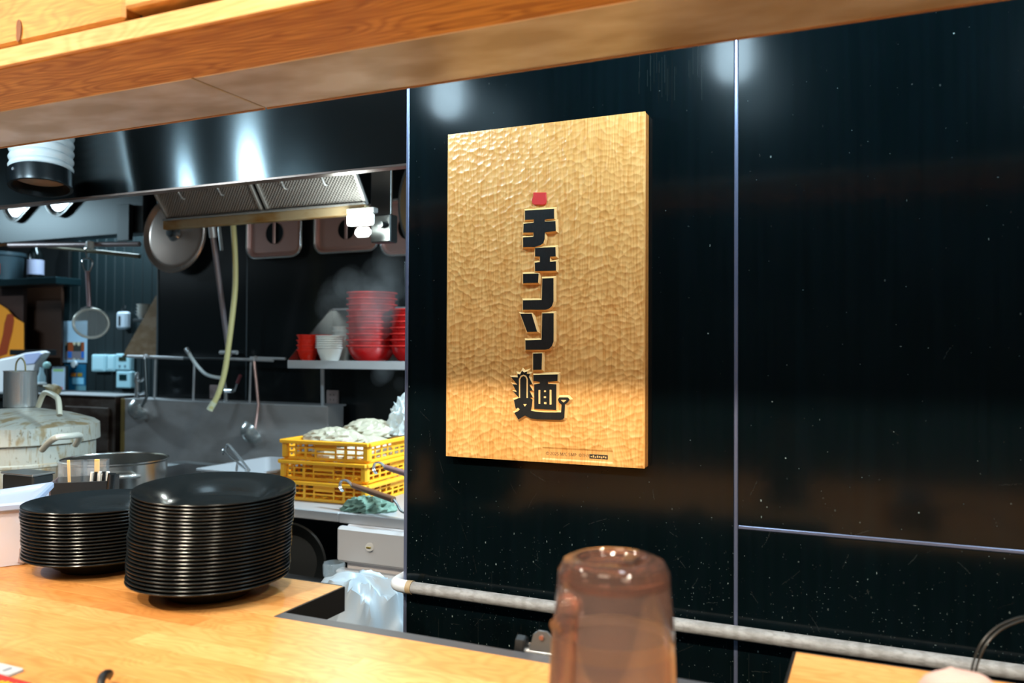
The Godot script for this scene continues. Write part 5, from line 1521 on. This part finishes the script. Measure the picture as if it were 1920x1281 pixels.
func counter_things() -> void:
	# back ledge on the kitchen side, carrying the utensil box
	var ld := thing("back_ledge", Vector3.ZERO, "steel ledge just behind the counter's far part", "ledge")
	part(ld, "top", bx(Vector3(-1.95, 0.872, -1.335), Vector3(1.15, 0.02, 0.38), 0.002), M.painted_steel)
	part(ld, "front_panel", bx(Vector3(-1.95, 0.43, -1.30), Vector3(1.10, 0.86, 0.26), 0.002), M.steel_dark)
	# clear tub with bags
	var t := thing("clear_tub", Vector3.ZERO, "clear plastic tub with a pale lid at the counter's far end", "container")
	var lid := PackedVector2Array()
	for q in [Vector3(-1.4117, 1.04, -1.013), Vector3(-1.5803, 1.04, -1.181), Vector3(-1.5882, 1.04, -1.0017), Vector3(-1.483, 1.04, -0.8905)]:
		lid.append(Vector2(q.x, q.z))
	var lay := func(q: PackedVector2Array, y: float) -> PackedVector3Array:
		var v := PackedVector3Array()
		for e in q: v.append(Vector3(e.x, y, e.y))
		return v
	var c := Mold.shrunk(lid, -0.004)
	part(t, "tub_lid", mold().skin([lay.call(lid, 1.030), lay.call(c, 1.034), lay.call(c, 1.042), lay.call(lid, 1.046), lay.call(Mold.shrunk(lid, 0.012), 1.046), lay.call(Mold.shrunk(lid, 0.018), 1.040)]).finish(20.0), mat(Color(0.62, 0.66, 0.75), 0.3))
	var low := Mold.shrunk(lid, 0.010)
	part(t, "tub", mold().skin([lay.call(low, 0.931), lay.call(Mold.shrunk(lid, 0.006), 1.0295)]).finish(20.0), M.tub)
	var mid := Vector3((low[0].x + low[2].x) / 2, 0.935, (low[0].y + low[2].y) / 2 - 0.01)
	single("tub_contents", crumple(Vector3(0.16, 0.070, 0.06), 8, 1.5, 0.15, 40, 20).finish(24.0), mat(Color(0.62, 0.55, 0.55), 0.6), mid, "pale wrapped packets inside the clear tub", "packets")
	var db := thing("dark_bin", Vector3(-2.0466, 0.882, -1.46), "dark steel bin standing behind the clear tub", "bin")
	part(db, "bin_body", bx(Vector3(0, 0.0575, 0), Vector3(0.12, 0.115, 0.06), 0.004), M.steel_dark)
	part(db, "rim", bx(Vector3(0, 0.117, 0), Vector3(0.126, 0.006, 0.066), 0.002), M.steel_plain)
	# utensil box
	var x := thing("utensil_box", Vector3(-1.6687, 0.8825, -1.33), "grey-brown utensil box holding picks and straws behind the plates", "box")
	var bw := 0.105
	var bd := 0.125
	var bh := 1.0266 - 0.8825
	var turn := -0.83
	x.rotation.y = turn
	part(x, "front_wall", bx(Vector3(0, bh / 2, bd / 2), Vector3(bw, bh, 0.005), 0.001), mat(Color(0.34, 0.28, 0.28), 0.5))
	part(x, "back_wall", bx(Vector3(0, bh / 2, -bd / 2), Vector3(bw, bh, 0.005), 0.001), M.black_plastic)
	for e in [-1, 1]:
		part(x, "side_wall", bx(Vector3(e * (bw / 2 - 0.0025), bh / 2, 0), Vector3(0.005, bh - 0.0004, bd - 0.005), 0.001), M.black_plastic)
	part(x, "floor", bx(Vector3(0, 0.003, 0), Vector3(bw - 0.011, 0.006, bd - 0.006), 0.001), M.black_plastic)
	var put := Transform3D(Basis(Vector3.UP, turn), x.position)
	var cup := clear(Color(0.93, 0.95, 0.96), 0.05, 0.06)
	for k in 2:
		var q := thing("clear_cup", put * Vector3(-0.026, 0.0065, 0.033 - 0.052 * k), ["nearer clear square cup with one wooden pick in the utensil box", "clear square cup with a broad wooden stick in the utensil box"][k], "cup", "")
		q.rotation.y = turn
		for e in [[0, 0.0235, 0.046, 0.002], [0, -0.0235, 0.046, 0.002], [0.0225, 0, 0.002, 0.044], [-0.0225, 0, 0.002, 0.044]]:
			part(q, "wall", bx(Vector3(e[0], 0.088, e[1]), Vector3(e[2], 0.176, e[3]), 0.0005), cup)
		var s := single("wooden_pick", bx(Vector3(0, 0.085, 0), Vector3([0.007, 0.012][k], 0.175, 0.003), 0.001), mat(Color(0.88, 0.70, 0.40), 0.6), q.position + Vector3(0.002, 0.006, 0.0), ["slim wooden pick standing in the nearer clear cup", "broad wooden stick standing in the second clear cup"][k], "pick", "")
		s.rotation = Vector3(0, 0.4, [0.05, 0.0][k])
	var sw := single("white_scoop", bx(Vector3(0, 0.075, 0), Vector3(0.018, 0.15, 0.006), 0.002), M.white_china, put * Vector3(0.012, 0.0065, -0.028), "flat white spatula beside the clear cups", "spatula")
	sw.rotation = Vector3(0, 0.25, -0.05)
	for k in 5:
		var s := single("wrapped_straw", mold().tube([Vector3.ZERO, Vector3(0, 0.158, 0)], 0.0036, 10).finish(), M.white_china if k % 2 == 0 else M.black_plastic, put * Vector3(0.024 + 0.002 * (k % 2), 0.0065, -0.006 - 0.0082 * k), "%s straw of the slanting row in the utensil box" % ["white first", "black second", "white third", "black fourth", "white last"][k], "straw", "straws in the utensil box")
		s.rotation = Vector3(0, 0, -0.12)
	var mk := thing("black_marker", put * Vector3(0.036, 0.0065, -0.046), "thick black marker leaning at the end of the straws", "marker")
	mk.rotation.z = -0.15
	part(mk, "barrel", mold().tube([Vector3.ZERO, Vector3(0, 0.115, 0)], 0.0085, 14).finish(), M.black_plastic)
	part(mk, "cap", mold().tube([Vector3(0, 0.116, 0), Vector3(0, 0.155, 0)], 0.0092, 14).finish(), mat(Color(0.07, 0.08, 0.085), 0.3))
	# order clip on the back of the counter's notch
	var k := thing("order_clip", Vector3(-0.36, 0.93, -1.006), "chrome order clip rail with black end cap behind the counter edge", "clip")
	part(k, "end_cap", mold(Transform3D(Basis(Vector3.UP, PI / 2), Vector3(-0.0785, 0, 0))).plank(PackedVector2Array([Vector2(-0.012, -0.024), Vector2(0.012, -0.024), Vector2(0.012, 0.0), Vector2(0.008, 0.012), Vector2(0.0, 0.016), Vector2(-0.008, 0.012), Vector2(-0.012, 0.0)]), 0.0, 0.013, 0.002).finish(30.0), M.black_plastic)
	for y in [-0.012, -0.002]:
		part(k, "rail_bar", mold().tube([Vector3(-0.066, y, 0.004), Vector3(0.10, y, 0.004)], 0.0038, 10).finish(), M.chrome)
	part(k, "rail_back", bx(Vector3(0.017, -0.008, -0.006), Vector3(0.166, 0.026, 0.003), 0.0006), M.steel_bright)
	part(k, "clip_plate", mold(Transform3D(Basis(Vector3.RIGHT, -0.25), Vector3(-0.043, 0.0, 0.004))).plank(PackedVector2Array([Vector2(-0.017, -0.002), Vector2(0.017, -0.002), Vector2(0.013, 0.020), Vector2(0.006, 0.026), Vector2(-0.006, 0.026), Vector2(-0.013, 0.020)]), 0.0, 0.003, 0.0008).finish(0.0), mat(Color(0.50, 0.50, 0.50), 0.35, 0.9))
	part(k, "rivet", mold().tube([Vector3(-0.043, 0.018, 0.000), Vector3(-0.043, 0.018, 0.006)], 0.003, 10).finish(), mat(Color(0.62, 0.45, 0.40), 0.3, 0.8))
	# pitcher
	pitcher()
	# pale napkin, cable, menu card
	var nap := single("paper_napkin", crumple(Vector3(0.075, 0.028, 0.05), 44, 0.9, 0.10, 44, 24).finish(40.0), mat(Color(0.74, 0.60, 0.56), 0.75), Vector3(0.0723, 0.9844, -0.9138), "soft pale pink bundle at the frame's bottom edge", "napkin")
	var nb := thing("menu_stand", Vector3(nap.position.x, 0.9305, nap.position.z), "low wooden block under the pale pink bundle", "block")
	part(nb, "block", bx(Vector3(0, (nap.position.y - 0.9305) / 2, 0), Vector3(0.11, nap.position.y - 0.931, 0.06), 0.004), M.pine)
	var cbl := thing("black_cable", Vector3.ZERO, "thin black twin cable arching up from the counter's far end", "cable")
	for e in 2:
		var o := Vector3(0.0035 * e, -0.002 * e, 0.002 * e)
		var line := [Vector3(0.095, 0.9325, -1.075) + o, Vector3(0.0969, 0.9557, -1.08) + o, Vector3(0.1006, 0.9711, -1.085) + o, Vector3(0.1092, 0.9903, -1.09) + o, Vector3(0.1232, 1.0045, -1.1) + o, Vector3(0.1388, 1.0123, -1.11) + o, Vector3(0.1572, 1.0168, -1.12) + o, Vector3(0.1963, 1.0122, -1.15) + o, Vector3(0.2368, 0.9855, -1.17) + o, Vector3(0.40, 0.9325, -1.12) + o]
		part(cbl, "lead", mold().tube(curve(line, 60), 0.0014, 8).finish(), mat(Color(0.10, 0.105, 0.10), 0.3))
	part(cbl, "clip", bx(Vector3(0.097, 0.9335, -1.074), Vector3(0.016, 0.006, 0.012), 0.001), M.black_plastic)
	var mn := thing("menu_card", Vector3.ZERO, "red menu card with yellow lettering lying at the counter's front edge", "menu")
	var card := PackedVector2Array()
	for q in [Vector3(-0.9994, 0.932, -0.6525), Vector3(-0.9003, 0.932, -0.6503), Vector3(-0.7773, 0.932, -0.54), Vector3(-0.8864, 0.932, -0.5407)]:
		card.append(Vector2(q.x, q.z))
	part(mn, "card", mold().skin([lay.call(card, 0.9304), lay.call(card, 0.9336)]).finish(0.0), mat(Color(0.66, 0.13, 0.08), 0.5))
	for e in 6:
		var g := Vector3(-0.9345, 0.9338, -0.6365).lerp(Vector3(-0.8979, 0.9338, -0.6382), e / 5.0)
		part(mn, "yellow_stroke", bx(g, Vector3(0.0045, 0.0006, 0.006 + 0.002 * (e % 2)), 0.0001), mat(Color(0.90, 0.68, 0.10), 0.5))
	var tg := thing("price_tag", Vector3(-0.9731, 0.9305, -0.6652), "small white tag with tiny grey print above the red menu card", "tag")
	part(tg, "tag", mold(Transform3D(Basis(Vector3.RIGHT, -PI / 2), Vector3.ZERO)).plank(Mold.round_rect(0.05, 0.022, 0.005), 0.0, 0.003, 0.0006).finish(0.0), M.paper)
	part(tg, "print", bx(Vector3(0.008, 0.0031, 0), Vector3(0.004, 0.0004, 0.010), 0.0001), mat(Color(0.35, 0.36, 0.42), 0.6))
	var bk := single("black_hook", mold().tube(curve([Vector3(-0.7909, 0.945, -0.6538), Vector3(-0.798, 0.95, -0.6596), Vector3(-0.8035, 0.952, -0.6682), Vector3(-0.8107, 0.948, -0.6814), Vector3(-0.8267, 0.935, -0.6949)], 16), [0.004, 0.004, 0.0042, 0.0044, 0.0046, 0.0048, 0.005, 0.005, 0.005, 0.005, 0.0048, 0.0046, 0.0044, 0.004, 0.003, 0.0025, 0.002], 10).finish(), M.black_plastic, Vector3.ZERO, "small black curved hook tip at the frame's bottom near the menu", "hook")

func pitcher() -> void:
	var c := Vector3(-0.2215, 0.9305, -0.7265)
	var t := thing("water_pitcher", c, "blurred smoke-brown translucent water pitcher close to the camera", "pitcher")
	var skin := solid(Color(0.85, 0.75, 0.72), 0.08, 0.03, 0.05)
	var h := 0.204
	part(t, "shell", mold().lathe([Vector2(0, 0), Vector2(0.056, 0), Vector2(0.060, 0.006), Vector2(0.0605, 0.02), Vector2(0.0585, 0.08), Vector2(0.0545, 0.145), Vector2(0.0515, 0.180), Vector2(0.0495, 0.190), Vector2(0.0465, 0.187), Vector2(0.0525, 0.145), Vector2(0.0565, 0.08), Vector2(0.0580, 0.02), Vector2(0, 0.006)], 60).finish(40.0), skin)
	part(t, "pitcher_lid", mold().lathe([Vector2(0.0515, 0.182), Vector2(0.0505, 0.192), Vector2(0.046, 0.200), Vector2(0.038, 0.2035), Vector2(0.0345, 0.2035), Vector2(0.0325, 0.199), Vector2(0.030, 0.196), Vector2(0, 0.196), Vector2(0, 0.193), Vector2(0.031, 0.193), Vector2(0.036, 0.199), Vector2(0.044, 0.196), Vector2(0.0485, 0.184)], 60).finish(36.0), solid(Color(0.84, 0.70, 0.65), 0.06, 0.025, 0.05))
	part(t, "thumb_tab", bx(Vector3(0.012, 0.199, -0.012), Vector3(0.016, 0.006, 0.03), 0.003), solid(Color(0.82, 0.66, 0.60), 0.08, 0.03, 0.05))
	part(t, "water", mold().lathe([Vector2(0, 0.008), Vector2(0.0545, 0.008), Vector2(0.0555, 0.02), Vector2(0.054, 0.08), Vector2(0.0515, 0.126), Vector2(0, 0.126)], 48).finish(40.0), solid(Color(0.68, 0.70, 0.65), 0.55, 0.05, 0.033))
	part(t, "water_rim", mold().lathe([Vector2(0.050, 0.122), Vector2(0.0525, 0.122), Vector2(0.0520, 0.136), Vector2(0.0500, 0.136)], 48).finish(20.0), clear(Color(0.78, 0.76, 0.60), 0.55, 0.2))
	var a := 2.1   # the handle stands toward the near-left of the body
	var d := Vector3(cos(a), 0, sin(a))
	part(t, "handle", mold().tube(curve([d * 0.046 + Vector3.UP * 0.172, d * 0.054 + Vector3.UP * 0.165, d * 0.0585 + Vector3.UP * 0.13, d * 0.062 + Vector3.UP * 0.07, d * 0.063 + Vector3.UP * 0.015], 20), 0.0115, 16).finish(), solid(Color(0.86, 0.74, 0.70), 0.07, 0.03, 0.05))
	part(t, "handle_pin", mold().tube([d * 0.052 + Vector3.UP * 0.155, d * 0.068 + Vector3.UP * 0.152], 0.0075, 14).finish(), solid(Color(0.80, 0.62, 0.56), 0.10, 0.03, 0.05))

func steam() -> void:
	var puffs := []
	var r := RandomNumberGenerator.new()
	r.seed = 17
	var ways := [[Vector3(-1.9168, 1.3666, -2.84), Vector3(-2.0257, 1.6356, -2.86), 9, 0.055], [Vector3(-1.8916, 1.4541, -2.84), Vector3(-1.8294, 1.7188, -2.88), 9, 0.055], [Vector3(-2.0641, 1.412, -2.86), Vector3(-2.1636, 1.5516, -2.9), 5, 0.04], [Vector3(-1.7744, 1.2041, -2.86), Vector3(-1.9032, 1.2568, -2.86), 3, 0.03]]
	for w in ways:
		for k in w[2] * 3:
			var p: Vector3 = (w[0] as Vector3).lerp(w[1], (k + r.randf()) / (w[2] * 3.0))
			var e: float = w[3] * r.randf_range(0.7, 1.6)
			puffs.append([p + Vector3(r.randfn(0, 0.03), r.randfn(0, 0.02), r.randfn(0, 0.03)), Vector3(e * 2.0, e * 2.2, e * 1.8), r.randf_range(0.10, 0.38)])
	var cloud := thing("steam", Vector3.ZERO, "thin wisps of steam rising round the tall red bowl stack", "steam")
	cloud.set_meta("kind", "stuff")
	for k in puffs.size():
		var f := FogVolume.new()
		f.name = "wisp"
		f.shape = RenderingServer.FOG_VOLUME_SHAPE_ELLIPSOID
		f.size = puffs[k][1]
		f.position = puffs[k][0]
		var m := FogMaterial.new()
		m.albedo = Color(0.95, 0.95, 0.95)
		m.density = puffs[k][2]
		f.material = m
		cloud.add_child(f, true)
